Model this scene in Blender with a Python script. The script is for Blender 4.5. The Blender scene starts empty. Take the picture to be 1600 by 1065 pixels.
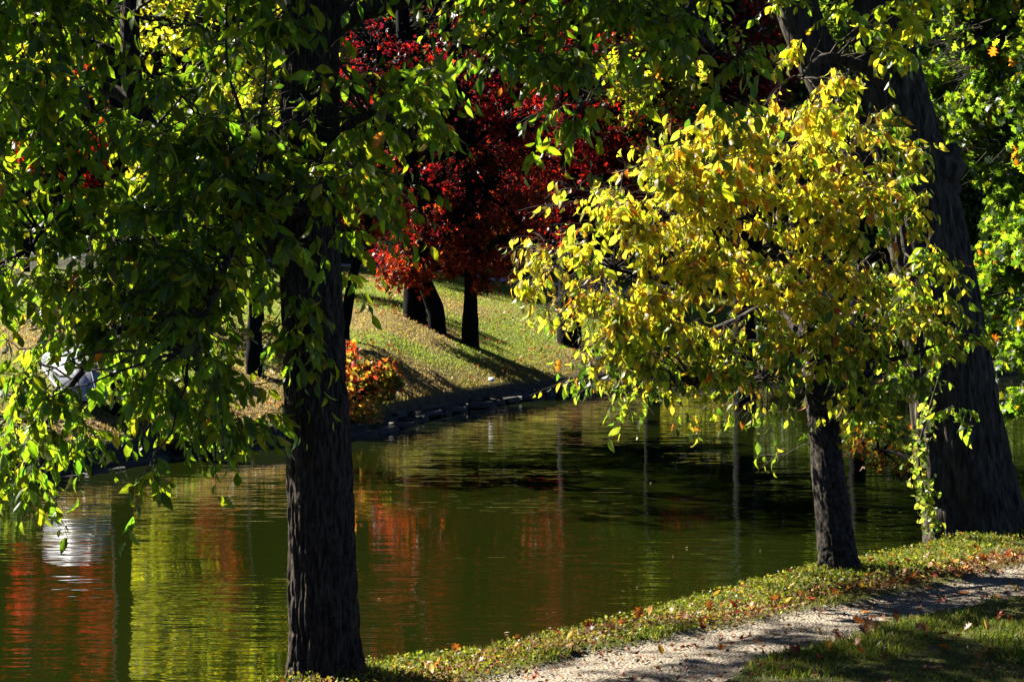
import bpy, math, random
import numpy as np
from mathutils import Matrix, Vector

# ------------------------------------------------------------------ camera, sky, sun, exposure
scene = bpy.context.scene
COL = scene.collection
F = 2986.0                      # focal length in photograph pixels (1600 wide)
PITCH = math.atan(132.5 / F)
CAMZ = 3.1
cam_d = bpy.data.cameras.new('camera')
cam = bpy.data.objects.new('camera', cam_d)
COL.objects.link(cam)
cam.location = (0, 0, CAMZ)
cam.rotation_euler = (math.pi / 2 - PITCH, 0, 0)
cam_d.sensor_width = 36
cam_d.lens = 36 * F / 1600
cam_d.clip_start = 0.1
cam_d.clip_end = 2000
scene.camera = cam

SUN_AZ, SUN_EL = math.radians(-57), math.radians(39)     # azimuth from straight ahead (+Y) towards the right
S = np.array([math.sin(SUN_AZ) * math.cos(SUN_EL), math.cos(SUN_AZ) * math.cos(SUN_EL), math.sin(SUN_EL)])
world = bpy.data.worlds.new('World')
scene.world = world
world.use_nodes = True
wn = world.node_tree
wn.nodes.clear()
sky = wn.nodes.new('ShaderNodeTexSky')
sky.sky_type = 'NISHITA'
sky.sun_disc = False
sky.sun_elevation = SUN_EL
sky.sun_rotation = SUN_AZ
sky.air_density = .22; sky.dust_density = 0.0; sky.ozone_density = 1.5
bg = wn.nodes.new('ShaderNodeBackground')
bg.inputs['Strength'].default_value = 0.05
wo = wn.nodes.new('ShaderNodeOutputWorld')
wn.links.new(sky.outputs[0], bg.inputs[0])
wn.links.new(bg.outputs[0], wo.inputs[0])
sun_d = bpy.data.lights.new('sun', 'SUN')
sun_d.energy = 5.0
sun_d.angle = math.radians(0.5)
sun_d.color = (1.0, 0.93, 0.80)
sun = bpy.data.objects.new('sun', sun_d)
COL.objects.link(sun)
sun.rotation_euler = Vector(S).to_track_quat('Z', 'Y').to_euler()
sun.location = (-20, 30, 40)
scene.view_settings.view_transform = 'Standard'
scene.view_settings.look = 'None'
scene.view_settings.gamma = 1
scene.view_settings.use_curve_mapping = False
scene.view_settings.exposure = 2.0
scene.cycles.max_bounces = 6
scene.cycles.diffuse_bounces = 0
scene.cycles.glossy_bounces = 3
scene.cycles.transmission_bounces = 5
scene.cycles.caustics_reflective = False
scene.cycles.caustics_refractive = False

rng = np.random.default_rng(7)
random.seed(7)

def at(px, py, Y):
    px = np.asarray(px, float); py = np.asarray(py, float); Y = np.asarray(Y, float)
    cx = (px - 800) / F; cy = (532.5 - py) / F
    s, c = math.sin(PITCH), math.cos(PITCH)
    dy = cy * s + c
    dz = cy * c - s
    k = Y / dy
    return np.stack(np.broadcast_arrays(cx * k, Y, CAMZ + dz * k), -1)

def to_px(P):
    s, c = math.sin(PITCH), math.cos(PITCH)
    x = P[..., 0]; y = P[..., 1]; z = P[..., 2] - CAMZ
    d = y * c - z * s
    u = y * s + z * c
    return 800 + x / d * F, 532.5 - u / d * F

# ------------------------------------------------------------------ numpy helpers
def vnoise(p, seed=0):
    p = np.asarray(p, float)
    i = np.floor(p).astype(np.int64)
    f = p - i
    u = f * f * (3 - 2 * f)
    def h(ix, iy, iz):
        n = (ix * 374761393 + iy * 668265263 + iz * 1274126177 + seed * 974634777) & 0xffffffff
        n = ((n ^ (n >> 13)) * 1274126177) & 0xffffffff
        n = n ^ (n >> 16)
        return (n & 0xffff) / 65535.0
    r = 0
    for a in (0, 1):
        for b in (0, 1):
            for c in (0, 1):
                w = (u[..., 0] if a else 1 - u[..., 0]) * (u[..., 1] if b else 1 - u[..., 1]) * (u[..., 2] if c else 1 - u[..., 2])
                r = r + w * h(i[..., 0] + a, i[..., 1] + b, i[..., 2] + c)
    return r

def fbm(p, o=3, seed=0):
    r, a, t = 0, 1.0, 0
    for k in range(o):
        r = r + a * vnoise(np.asarray(p) * 2 ** k, seed + k); t += a; a *= .5
    return r / t

def norm(v):
    return v / (np.linalg.norm(v, axis=-1, keepdims=True) + 1e-9)

def smooth(t):
    t = np.clip(t, 0, 1); return t * t * (3 - 2 * t)

class MB:
    """collects vertices and faces and links them as ONE mesh object"""
    def __init__(s):
        s.v = []; s.f = []; s.c = []; s.n = 0
    def add(s, v, faces, col=None):
        v = np.asarray(v, float).reshape(-1, 3)
        for f in faces:
            f = np.asarray(f, np.int64)
            if len(f): s.f.append(f + s.n)
        s.v.append(v)
        if col is None: col = np.ones((len(v), 3))
        s.c.append(np.broadcast_to(np.asarray(col, float), (len(v), 3)))
        s.n += len(v)
    def mesh(s, name, mat, smooth_shade=True, origin=(0, 0, 0)):
        me = bpy.data.meshes.new(name)
        if s.n == 0: return me
        v = np.concatenate(s.v) - np.asarray(origin)
        nl = sum(f.size for f in s.f); nf = sum(len(f) for f in s.f)
        me.vertices.add(len(v)); me.vertices.foreach_set('co', v.astype(np.float32).ravel())
        me.loops.add(nl); me.polygons.add(nf)
        vi = np.concatenate([f.ravel() for f in s.f]).astype(np.int32)
        tot = np.concatenate([np.full(len(f), f.shape[1]) for f in s.f])
        st = np.concatenate([[0], np.cumsum(tot)[:-1]]).astype(np.int32)
        me.loops.foreach_set('vertex_index', vi)
        me.polygons.foreach_set('loop_start', st)
        if smooth_shade: me.polygons.foreach_set('use_smooth', np.ones(nf, bool))
        me.update(calc_edges=True)
        c = np.concatenate(s.c)
        ca = me.color_attributes.new('col', 'FLOAT_COLOR', 'POINT')
        ca.data.foreach_set('color', np.concatenate([c, np.ones((len(c), 1))], 1).astype(np.float32).ravel())
        if mat: me.materials.append(mat)
        return me
    def build(s, name, mat, parent=None, smooth_shade=True, kind=None, label=None):
        org = np.zeros(3)
        me = s.mesh(name, mat, smooth_shade, org)
        o = bpy.data.objects.new(name, me)
        COL.objects.link(o)
        if parent is not None:
            o.parent = parent
            o.matrix_parent_inverse = Matrix.Translation(-parent.location)
        if kind: o['kind'] = kind
        if label: o['label'] = label
        return o

def tag(o, label, cat, group=None, kind=None):
    o['label'] = label; o['category'] = cat
    if group: o['group'] = group
    if kind: o['kind'] = kind
    return o

def thing(name, loc, label, cat, group=None):
    o = bpy.data.objects.new(name, None)
    o.empty_display_size = .2
    COL.objects.link(o)
    o.location = tuple(float(q) for q in loc)
    return tag(o, label, cat, group)

def catmull(P, n):
    P = np.asarray(P, float)
    if len(P) < 3:
        t = np.linspace(0, 1, n)[:, None]; return P[0] + (P[-1] - P[0]) * t
    Q = np.vstack([2 * P[0] - P[1], P, 2 * P[-1] - P[-2]])
    t = np.linspace(0, len(P) - 1 - 1e-6, n)
    i = t.astype(int); f = (t - i)[:, None]
    a, b, c, d = Q[i], Q[i + 1], Q[i + 2], Q[i + 3]
    return .5 * (2 * b + (c - a) * f + (2 * a - 5 * b + 4 * c - d) * f ** 2 + (3 * b - 3 * c + d - a) * f ** 3)

def tube(mb, path, rad, seg=8, disp=None, col=None, cap=True):
    """swept tube; disp(angle, h, P) gives the outward relief of the bark"""
    path = np.asarray(path, float); n = len(path)
    rad = np.broadcast_to(np.asarray(rad, float), (n,))
    T = norm(np.gradient(path, axis=0))
    ref = np.array([1.0, 0, 0]) if abs(T[0][0]) < .8 else np.array([0, 1.0, 0])
    U = norm(ref - T * (T @ ref)[:, None])
    V = np.cross(T, U)
    a = np.linspace(0, 2 * math.pi, seg, endpoint=False)
    A = np.cos(a)[None, :, None] * U[:, None] + np.sin(a)[None, :, None] * V[:, None]
    R = np.repeat(rad[:, None], seg, 1)
    if disp is not None:
        h = np.concatenate([[0], np.cumsum(np.linalg.norm(np.diff(path, axis=0), axis=1))])
        R = R + disp(np.repeat(a[None], n, 0), np.repeat(h[:, None], seg, 1), R)
    vv = path[:, None] + A * R[..., None]
    idx = np.arange(n * seg).reshape(n, seg)
    nx = np.roll(idx, -1, 1)
    q = np.stack([idx[:-1], nx[:-1], nx[1:], idx[1:]], -1).reshape(-1, 4)
    v = vv.reshape(-1, 3)
    faces = [q]
    if cap and seg < 40:
        faces.append(np.stack([np.roll(idx[0], -1), idx[0], np.full(seg, n * seg + 1)], -1))
        v = np.vstack([v, path[-1] + T[-1] * rad[-1] * .5, path[0]])
        top = idx[-1]
        faces.append(np.stack([top, np.roll(top, -1), np.full(seg, n * seg)], -1))
    elif cap:
        v = np.vstack([v, path[-1] + T[-1] * rad[-1] * .5])
        top = idx[-1]
        faces.append(np.stack([top, np.roll(top, -1), np.full(seg, n * seg)], -1))
    mb.add(v, faces, col)

# many thin tubes at once: paths (m, k, 3), radii (m, k)
def tubes(mb, paths, rads, seg=4):
    m, k, _ = paths.shape
    T = norm(np.gradient(paths, axis=1))
    ref = np.array([.31, .53, .79])
    U = norm(np.cross(T, ref)); V = np.cross(T, U)
    a = np.linspace(0, 2 * math.pi, seg, endpoint=False)
    A = np.cos(a)[:, None] * U[:, :, None] + np.sin(a)[:, None] * V[:, :, None]
    v = paths[:, :, None] + A * rads[:, :, None, None]
    idx = np.arange(m * k * seg).reshape(m, k, seg)
    nx = np.roll(idx, -1, 2)
    q = np.stack([idx[:, :-1], nx[:, :-1], nx[:, 1:], idx[:, 1:]], -1).reshape(-1, 4)
    mb.add(v.reshape(-1, 3), [q])

# ------------------------------------------------------------------ materials
def mat_new(name):
    m = bpy.data.materials.new(name); m.use_nodes = True
    nt = m.node_tree; nt.nodes.clear()
    out = nt.nodes.new('ShaderNodeOutputMaterial')
    return m, nt, out

def N(nt, t, **k):
    n = nt.nodes.new(t)
    for a, b in k.items():
        if a.startswith('i_'): n.inputs[a[2:].replace('_', ' ')].default_value = b
        else: setattr(n, a, b)
    return n

def leaf_material(name, trans=0.55, rough=0.4, tboost=(1.6, 1.7, .8), spec=.5):
    m, nt, out = mat_new(name)
    at_ = N(nt, 'ShaderNodeAttribute', attribute_name='col')
    tc = N(nt, 'ShaderNodeTexCoord')
    no = N(nt, 'ShaderNodeTexNoise', i_Scale=18.0, i_Detail=3.0)
    nt.links.new(tc.outputs['Object'], no.inputs['Vector'])
    mr = N(nt, 'ShaderNodeMapRange', i_To_Min=.65, i_To_Max=1.3)
    mr.inputs['From Min'].default_value = .3; mr.inputs['From Max'].default_value = .7
    nt.links.new(no.outputs['Fac'], mr.inputs['Value'])
    mul = N(nt, 'ShaderNodeVectorMath', operation='SCALE')
    nt.links.new(at_.outputs['Color'], mul.inputs[0]); nt.links.new(mr.outputs[0], mul.inputs['Scale'])
    pb = N(nt, 'ShaderNodeBsdfPrincipled', i_Roughness=rough)
    pb.inputs['Specular IOR Level'].default_value = spec
    nt.links.new(mul.outputs[0], pb.inputs['Base Color'])
    tm = N(nt, 'ShaderNodeVectorMath', operation='MULTIPLY')
    tm.inputs[1].default_value = tboost
    nt.links.new(mul.outputs[0], tm.inputs[0])
    tr = N(nt, 'ShaderNodeBsdfTranslucent')
    nt.links.new(tm.outputs[0], tr.inputs['Color'])
    mx = N(nt, 'ShaderNodeMixShader', i_Fac=trans)
    nt.links.new(pb.outputs[0], mx.inputs[1]); nt.links.new(tr.outputs[0], mx.inputs[2])
    nt.links.new(mx.outputs[0], out.inputs['Surface'])
    return m

def ramp(nt, stops):
    r = N(nt, 'ShaderNodeValToRGB')
    e = r.color_ramp.elements
    while len(e) < len(stops): e.new(.5)
    for q, (p, c) in zip(e, stops): q.position = p; q.color = (*c, 1)
    return r

def bark_material(name, c0, c1, sx=14, sz=3, bump=.6, c2=None):
    m, nt, out = mat_new(name)
    tc = N(nt, 'ShaderNodeTexCoord'); mp = N(nt, 'ShaderNodeMapping')
    mp.inputs['Scale'].default_value = (sx, sx, sz)
    nt.links.new(tc.outputs['Object'], mp.inputs['Vector'])
    n1 = N(nt, 'ShaderNodeTexNoise', i_Scale=1.6, i_Detail=6.0, i_Roughness=.65)
    nt.links.new(mp.outputs[0], n1.inputs['Vector'])
    r = ramp(nt, [(.42, c0), (.66, c1)] if c2 is None else [(.38, c0), (.6, c1), (.75, c2)])
    nt.links.new(n1.outputs['Fac'], r.inputs[0])
    n2 = N(nt, 'ShaderNodeTexNoise', i_Scale=1.1, i_Detail=2.0)
    nt.links.new(tc.outputs['Object'], n2.inputs['Vector'])
    mr = N(nt, 'ShaderNodeMapRange', i_To_Min=.6, i_To_Max=1.4)
    nt.links.new(n2.outputs['Fac'], mr.inputs['Value'])
    mul = N(nt, 'ShaderNodeVectorMath', operation='SCALE')
    nt.links.new(r.outputs[0], mul.inputs[0]); nt.links.new(mr.outputs[0], mul.inputs['Scale'])
    at_ = N(nt, 'ShaderNodeAttribute', attribute_name='col')
    m2 = N(nt, 'ShaderNodeVectorMath', operation='MULTIPLY')
    nt.links.new(mul.outputs[0], m2.inputs[0]); nt.links.new(at_.outputs['Color'], m2.inputs[1])
    b = N(nt, 'ShaderNodeBump', i_Strength=bump, i_Distance=.02)
    nt.links.new(n1.outputs['Fac'], b.inputs['Height'])
    pb = N(nt, 'ShaderNodeBsdfPrincipled', i_Roughness=.85)
    pb.inputs['Specular IOR Level'].default_value = .08 if name == 'far_bark' else .25
    nt.links.new(m2.outputs[0], pb.inputs['Base Color']); nt.links.new(b.outputs[0], pb.inputs['Normal'])
    nt.links.new(pb.outputs[0], out.inputs['Surface'])
    return m

M_LEAF = leaf_material('green_leaf', .62, .36, (9.5, 7.2, 1.6))
M_YLEAF = leaf_material('yellow_leaf', .62, .4, (2.0, 2.1, .8))
M_RLEAF = leaf_material('red_leaf', .6, .4, (2.6, 1.6, 1.0))
M_FAR = leaf_material('far_leaf', .6, .45, (3.4, 3.0, 1.0), .5)
M_GRASS = leaf_material('grass_blade', .45, .5, (1.4, 1.4, .8), .35)
M_LITTER = leaf_material('dry_leaf', .25, .5, (1.4, 1.0, .8), .4)
M_BARK = bark_material('furrowed_bark', (.008, .006, .005), (.125, .088, .056), 34, 6, 1.0)
M_BARK2 = bark_material('plated_bark', (.008, .007, .006), (.09, .07, .05), 16, 10)
M_BARK3 = bark_material('old_grey_bark', (.008, .007, .006), (.085, .068, .045), 14, 2.6, 1.0, (.19, .18, .14))
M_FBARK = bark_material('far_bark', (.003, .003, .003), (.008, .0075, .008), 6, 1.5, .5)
M_TWIG = bark_material('twig_bark', (.025, .02, .014), (.10, .075, .05), 20, 20, .2)

# ------------------------------------------------------------------ the lie of the land
NE = np.array([(-60, 0), (-12, 5.5), (-6, 8), (-3, 10.3), (-1.7, 12.2), (-1.0, 12.9), (-.44, 13.2), (.28, 14), (.98, 14.8),
               (2.2, 16.4), (2.9, 17.3), (3.6, 17.9), (4.15, 18.6), (4.5, 19.8), (5.3, 20.0), (5.8, 19.6), (9, 21.5), (14, 24), (40, 30), (150, 44)], float)
FE = np.array([(-150, 12), (-30, 15), (-16, 19.5), (-10, 23.5), (-6.9, 26.0), (-5.4, 29.1), (-3.7, 31.3), (-2.7, 32.8), (-2.1, 35.2), (-1.27, 38),
               (0, 41), (1.15, 43.2), (2.4, 45.2), (3.3, 46.5), (4.8, 47.8), (9, 49.5), (16, 50.5), (40, 52), (150, 60)], float)

def near_d(x, y):
    e = np.interp(x, NE[:, 0], NE[:, 1]) + .12 * (vnoise(np.stack([x * 1.3, x * 0, x * 0], -1), 3) - .5) * 2
    return (e - y) * .72
def far_d(x, y):
    e = np.interp(x, FE[:, 0], FE[:, 1])
    s = np.interp(x, [-30, -16, -6, -2.7, 3, 9], [.9, .75, .55, .45, .6, .98])
    return (y - e) * s
def far_d2(x, y):                 # plain depth behind the water's edge
    return y - np.interp(x, FE[:, 0], FE[:, 1])

def H_near(x, y):
    d = near_d(x, y)
    P = np.stack([x, y, x * 0], -1)
    z = -0.6 + .93 * smooth((d + .45) / .6) + .05 * (fbm(P * 1.3, 3, 5) - .5) + .06 * smooth(d / 2)
    z = z + 1.25 * smooth((11.3 - y) / 9)
    # the bare path is a shallow worn trough
    return z - .03 * path_mask(x, y)
def H_far(x, y):
    d = far_d2(x, y)
    P = np.stack([x, y, x * 0], -1)
    dd = np.maximum(d, 0)
    z = .3 + 3.2 * (1 - np.exp(-dd / 20)) + 2.2 * smooth((dd - 32) / 40)
    z = z + .12 * (fbm(P * .35, 3, 9) - .5) * smooth(dd / 3)
    return np.where(d < 0, .3 + d * 2.2, z)

PU = np.array([(-30, 4), (-3, 10.6), (-.4, 12.3), (.25, 13.05), (.9, 13.7), (1.95, 14.5), (3.1, 15.5), (4.5, 16.8), (9, 19.6), (40, 27)], float)
PL = np.array([(-30, 2.5), (-3, 9.4), (.0, 10.9), (1.3, 12.0), (1.65, 12.6), (2.15, 13.2), (3.0, 14.1), (4.2, 15.3), (9, 18.2), (40, 25.5)], float)
def path_mask(x, y):
    P = np.stack([x * 2.2, y * 2.2, x * 0], -1)
    w = .22 * (fbm(P, 3, 21) - .5) * 2
    u = np.interp(x, PU[:, 0], PU[:, 1]); l = np.interp(x, PL[:, 0], PL[:, 1])
    return smooth((u - y + w) / .22) * smooth((y - l + w) / .22)

def ground_hit(px, py, fn, y0, y1):
    Y = np.linspace(y0, y1, 1500)
    P = at(px, py, Y)
    g = fn(P[:, 0], P[:, 1])
    i = np.argmax(P[:, 2] < g) if (P[:, 2] < g).any() else np.argmin(P[:, 2] - g)
    p = P[i].copy(); p[2] = g[i]
    return p

def grid_mesh(name, xs, ys, fn, mat, colfn):
    X, Y = np.meshgrid(xs, ys)
    Z = fn(X, Y)
    mb = MB()
    n, m = X.shape
    idx = np.arange(n * m).reshape(n, m)
    q = np.stack([idx[:-1, :-1], idx[:-1, 1:], idx[1:, 1:], idx[1:, :-1]], -1).reshape(-1, 4)
    mb.add(np.stack([X, Y, Z], -1).reshape(-1, 3), [q], colfn(X, Y).reshape(-1, 3))
    o = mb.build(name, mat)
    o['kind'] = 'structure'
    return o

def uneven(a, b, lo, hi, fine, coarse):
    """grid lines: spacing `fine` inside lo..hi, growing outside"""
    mid = np.arange(lo, hi, fine)
    L = [lo]; s = coarse[0]
    while L[-1] > a: L.append(L[-1] - s); s *= coarse[1]
    R = [hi]; s = coarse[0]
    while R[-1] < b: R.append(R[-1] + s); s *= coarse[1]
    return np.concatenate([L[::-1][:-1], mid, R])

# ground material: colour comes per point (bare sand, turf, straw, leaf litter), grain from noise
def ground_material(name, scale, bump, gr=(.7, 1.3)):
    m, nt, out = mat_new(name)
    at_ = N(nt, 'ShaderNodeAttribute', attribute_name='col')
    tc = N(nt, 'ShaderNodeTexCoord')
    n1 = N(nt, 'ShaderNodeTexNoise', i_Scale=scale, i_Detail=8.0, i_Roughness=.75)
    n2 = N(nt, 'ShaderNodeTexVoronoi', i_Scale=scale * 3.0)
    nt.links.new(tc.outputs['Object'], n1.inputs['Vector']); nt.links.new(tc.outputs['Object'], n2.inputs['Vector'])
    mr = N(nt, 'ShaderNodeMapRange', i_To_Min=gr[0], i_To_Max=gr[1])
    mr.inputs['From Min'].default_value = .3; mr.inputs['From Max'].default_value = .7
    nt.links.new(n1.outputs['Fac'], mr.inputs['Value'])
    mul = N(nt, 'ShaderNodeVectorMath', operation='SCALE')
    nt.links.new(at_.outputs['Color'], mul.inputs[0]); nt.links.new(mr.outputs[0], mul.inputs['Scale'])
    ad = N(nt, 'ShaderNodeMath', operation='ADD')
    nt.links.new(n1.outputs['Fac'], ad.inputs[0]); nt.links.new(n2.outputs['Distance'], ad.inputs[1])
    b = N(nt, 'ShaderNodeBump', i_Strength=1.0, i_Distance=bump)
    nt.links.new(ad.outputs[0], b.inputs['Height'])
    pb = N(nt, 'ShaderNodeBsdfPrincipled', i_Roughness=.95)
    pb.inputs['Specular IOR Level'].default_value = .15
    nt.links.new(mul.outputs[0], pb.inputs['Base Color']); nt.links.new(b.outputs[0], pb.inputs['Normal'])
    nt.links.new(pb.outputs[0], out.inputs['Surface'])
    return m

def mixc(a, b, t): return np.asarray(a) * (1 - t[..., None]) + np.asarray(b) * t[..., None]

def litter_band(x, y):            # dry leaves and dead grass along the upper edge of the path
    u = np.interp(x, PU[:, 0], PU[:, 1])
    P = np.stack([x * 1.5, y * 1.5, x * 0], -1)
    return smooth(1 - np.abs(y - u - .35 + .5 * (fbm(P, 2, 31) - .5)) / .55)

def near_col(x, y):
    P = np.stack([x, y, x * 0], -1)
    c = mixc((.045, .055, .018), (.09, .085, .03), smooth((fbm(P * 1.1, 3, 2) - .35) / .3))
    c = mixc(c, (.13, .075, .04), litter_band(x, y) * .85)
    c = mixc(c, (.275, .235, .18), path_mask(x, y))
    n = fbm(P * 3.5, 4, 12)
    c = c * (1 - .35 * smooth((n - .6) / .1) * path_mask(x, y))[..., None]
    wet = smooth((.06 - near_d(x, y)) / .2)
    return mixc(c, (.03, .028, .02), wet)
def far_path(x, y):
    d = y - (61 + .07 * x + 1.0 * np.sin(x * .18))
    return smooth((.8 - np.abs(d)) / .25)
def far_col(x, y):
    P = np.stack([x, y, x * 0], -1)
    n = fbm(P * np.array([.45, .32, 1]), 4, 40)
    c = mixc((.12, .15, .018), (.17, .13, .045), smooth((n - .46) / .2))
    d = far_d2(x, y)
    c = mixc(c, (.13, .085, .04), smooth((4.5 - d) / 3.5) * .6)
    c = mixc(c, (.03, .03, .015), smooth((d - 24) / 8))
    c = mixc(c, (.42, .44, .48), far_path(x, y))
    return mixc(c, (.05, .045, .04), smooth((.5 - d) / .5))

M_NEAR = ground_material('near_ground', 14, .02)
M_FARG = ground_material('lawn_ground', 5, .02)
grid_mesh('ground', uneven(-60, 150, -3, 9, .05, (.15, 1.25)), uneven(-20, 44, 11.4, 21, .05, (.15, 1.25)), H_near, M_NEAR, near_col)
grid_mesh('lawn', uneven(-400, 400, -12, 14, .16, (.4, 1.22)), uneven(12, 900, 22, 68, .16, (.5, 1.2)), H_far, M_FARG, far_col)

# water
m, nt, out = mat_new('pond_water')
tc = N(nt, 'ShaderNodeTexCoord')
def wav(sx, sy, sc, det=2.0, rot=0.0):
    mp = N(nt, 'ShaderNodeMapping'); mp.inputs['Scale'].default_value = (sx, sy, 1); mp.inputs['Rotation'].default_value = (0, 0, rot)
    nt.links.new(tc.outputs['Object'], mp.inputs['Vector'])
    n = N(nt, 'ShaderNodeTexNoise', i_Scale=sc, i_Detail=det, i_Roughness=.5)
    nt.links.new(mp.outputs[0], n.inputs['Vector']); return n
w1 = wav(.9, 4.2, 1.0, 2.0, .06); w2 = wav(2.5, 11, 1.0, 1.0, -.08); w3 = wav(.25, .4, 1.0, 2.0)
mr = N(nt, 'ShaderNodeMapRange', i_To_Min=.12, i_To_Max=1.1)
mr.inputs['From Min'].default_value = .35; mr.inputs['From Max'].default_value = .65
nt.links.new(w3.outputs['Fac'], mr.inputs['Value'])
a1 = N(nt, 'ShaderNodeMath', operation='MULTIPLY_ADD'); a1.inputs[1].default_value = .35
nt.links.new(w2.outputs['Fac'], a1.inputs[0]); nt.links.new(w1.outputs['Fac'], a1.inputs[2])
a2 = N(nt, 'ShaderNodeMath', operation='MULTIPLY')
nt.links.new(a1.outputs[0], a2.inputs[0]); nt.links.new(mr.outputs[0], a2.inputs[1])
bp = N(nt, 'ShaderNodeBump', i_Strength=1.0, i_Distance=.0095)
nt.links.new(a2.outputs[0], bp.inputs['Height'])
pb = N(nt, 'ShaderNodeBsdfPrincipled', i_Roughness=.03, i_IOR=1.65)
pb.inputs['Base Color'].default_value = (.008, .012, .0014, 1)
pb.inputs['Specular IOR Level'].default_value = .6
nt.links.new(bp.outputs[0], pb.inputs['Normal']); nt.links.new(pb.outputs[0], out.inputs['Surface'])
M_WATER = m
mb = MB(); mb.add([(-400, -20, 0), (400, -20, 0), (400, 100, 0), (-400, 100, 0)], [[(0, 1, 2, 3)]])
o = mb.build('water', M_WATER); o['kind'] = 'structure'

# ------------------------------------------------------------------ leaves
def leaf_tmpl(kind):
    """points (along, side, fold) of a unit leaf, with faces"""
    if kind == 'oval':
        p = [(0, 0, 0), (.3, 0, 0), (.65, 0, 0), (1, 0, 0), (.14, .24, .5), (.38, .5, 1), (.7, .36, .7), (.14, -.24, .5), (.38, -.5, 1), (.7, -.36, .7)]
        f3 = [(0, 1, 4), (0, 7, 1), (2, 3, 6), (2, 9, 3)]
        f4 = [(1, 2, 6, 5), (1, 8, 9, 2)]
        f3 += [(4, 1, 5), (7, 8, 1)]
        return np.array(p, float), [np.array(f3), np.array(f4)]
    if kind == 'lobed':
        h = [(0, 0), (.16, .10), (.22, .34), (.34, .13), (.5, .5), (.58, .17), (.78, .36), (.82, .13), (1, .0)]
        p = [(a, b, b * 1.2) for a, b in h] + [(a, -b, b * 1.2) for a, b in h[1:-1]]
        mid = [(.3, 0, 0), (.6, 0, 0)]
        p += mid
        k = len(p); m1, m2 = k - 2, k - 1
        f = []
        for sgn in (0, 1):
            c = list(range(9)) if not sgn else [0] + list(range(9, 16)) + [8]
            for i in range(8):
                mm = m1 if i < 4 else m2
                t = (c[i], c[i + 1], mm)
                f.append(t if sgn else t[::-1])
            f.append((c[4], m2, m1) if sgn else (m1, m2, c[4]))
        return np.array(p, float), [np.array(f)]
    if kind == 'star':
        a = np.array([0, .32, .12, .5, .34, 1, .34, .5, .12, .32]); b = np.array([0, .28, .5 * .4, .5, .17, 0, -.17, -.5, -.2, -.28])
        p = np.stack([a, b, np.abs(b)], 1); p = np.vstack([p, [(.3, 0, 0)]])
        return p, [np.array([(i, (i + 1) % 10, 10) for i in range(10)])]
    if kind == 'diamond':
        p = [(0, 0, 0), (.45, .42, .6), (1, 0, 0), (.4, -.42, .6)]
        return np.array(p, float), [np.array([(0, 3, 2), (0, 2, 1)])]
    if kind == 'blade':
        return np.array([(0, .5, 0), (0, -.5, 0), (.55, -.3, 0), (.55, .3, 0), (1, 0, 0)], float), [np.array([(0, 1, 2), (0, 2, 3), (3, 2, 4)])]
TM = {k: leaf_tmpl(k) for k in ('oval', 'lobed', 'star', 'diamond', 'blade')}

def leaf_frames(D, g=None):
    D = norm(D)
    R = norm(rng.normal(size=D.shape)) if g is None else g
    B = norm(np.cross(D, R)); Nn = np.cross(D, B)
    return D, B, Nn

def leaf_pts(kind, P, D, B, Nn, size, width, curl, fold):
    T, faces = TM[kind]
    size = np.broadcast_to(size, (len(P),)); width = np.broadcast_to(width, (len(P),))
    a = T[None, :, 0]; b = T[None, :, 1]; c = T[None, :, 2]
    cu = np.broadcast_to(curl, (len(P),))[:, None]; fo = np.broadcast_to(fold, (len(P),))[:, None]
    al = a * (1 - .25 * np.abs(cu) * a)
    z = -cu * a ** 2 * .6 + fo * np.abs(b) * .9
    v = P[:, None] + size[:, None, None] * (al[..., None] * D[:, None] + (b * width[:, None])[..., None] * B[:, None] + z[..., None] * Nn[:, None])
    return v, faces

def add_leaves(mb, kind, P, D, size, width, col, curl=.4, fold=.25, g=None):
    if len(P) == 0: return
    D, B, Nn = leaf_frames(D, g)
    v, faces = leaf_pts(kind, P, D, B, Nn, size, width, curl, fold)
    k = v.shape[1]; off = (np.arange(len(P)) * k)
    fs = [(f[None] + off[:, None, None]).reshape(-1, f.shape[1]) for f in faces]
    mb.add(v.reshape(-1, 3), fs, np.repeat(col, k, 0))

# sunlit openings: leaves upstream (towards the sun) of these spots are left out of the crowns
def plane_uv(P):
    e1 = norm(np.cross(S, [0, 0, 1])); e2 = np.cross(e1, S)
    return np.stack([P @ e1, P @ e2, P @ S], -1)
LIT = []
def open_light(px, py, Y, r): LIT.append((*plane_uv(at(px, py, Y)), r))
def keep_sun(P, prob=1.0, gap=.45):
    uv = plane_uv(P); ok = np.ones(len(P), bool)
    for a, b, t, r in LIT:
        hit = ((uv[:, 0] - a) ** 2 + (uv[:, 1] - b) ** 2 < r * r) & (uv[:, 2] > t + gap)
        ok &= ~hit
    if prob < 1: ok |= rng.random(len(P)) > prob
    return ok

def pick_cols(pal, n, w=None, jit=.25):
    pal = np.asarray(pal, float)
    i = rng.choice(len(pal), n, p=None if w is None else np.asarray(w) / np.sum(w))
    return pal[i] * (1 + jit * rng.normal(size=(n, 1)).clip(-2, 2)) * (1 + .1 * rng.normal(size=(n, 3)).clip(-2, 2))

def nodes_from_table(tab, x0, y0, cw, ch, Yc, Yr, per):
    """branch tips spread through the crown: counts per cell follow how full the crown is there"""
    out = []
    for r, row in enumerate(tab):
        for c, v in enumerate(row):
            n = rng.poisson(v * per)
            if n == 0: continue
            px = x0 + (c + rng.uniform(-.15, 1.15, n)) * cw; py = y0 + (r + rng.uniform(-.15, 1.15, n)) * ch
            Y = Yc + rng.uniform(-1, 1, n) * Yr
            out.append(at(px, py, Y))
    return np.concatenate(out) if out else at(np.array([x0 + cw / 2.]), y0 + ch / 2., Yc)

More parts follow.
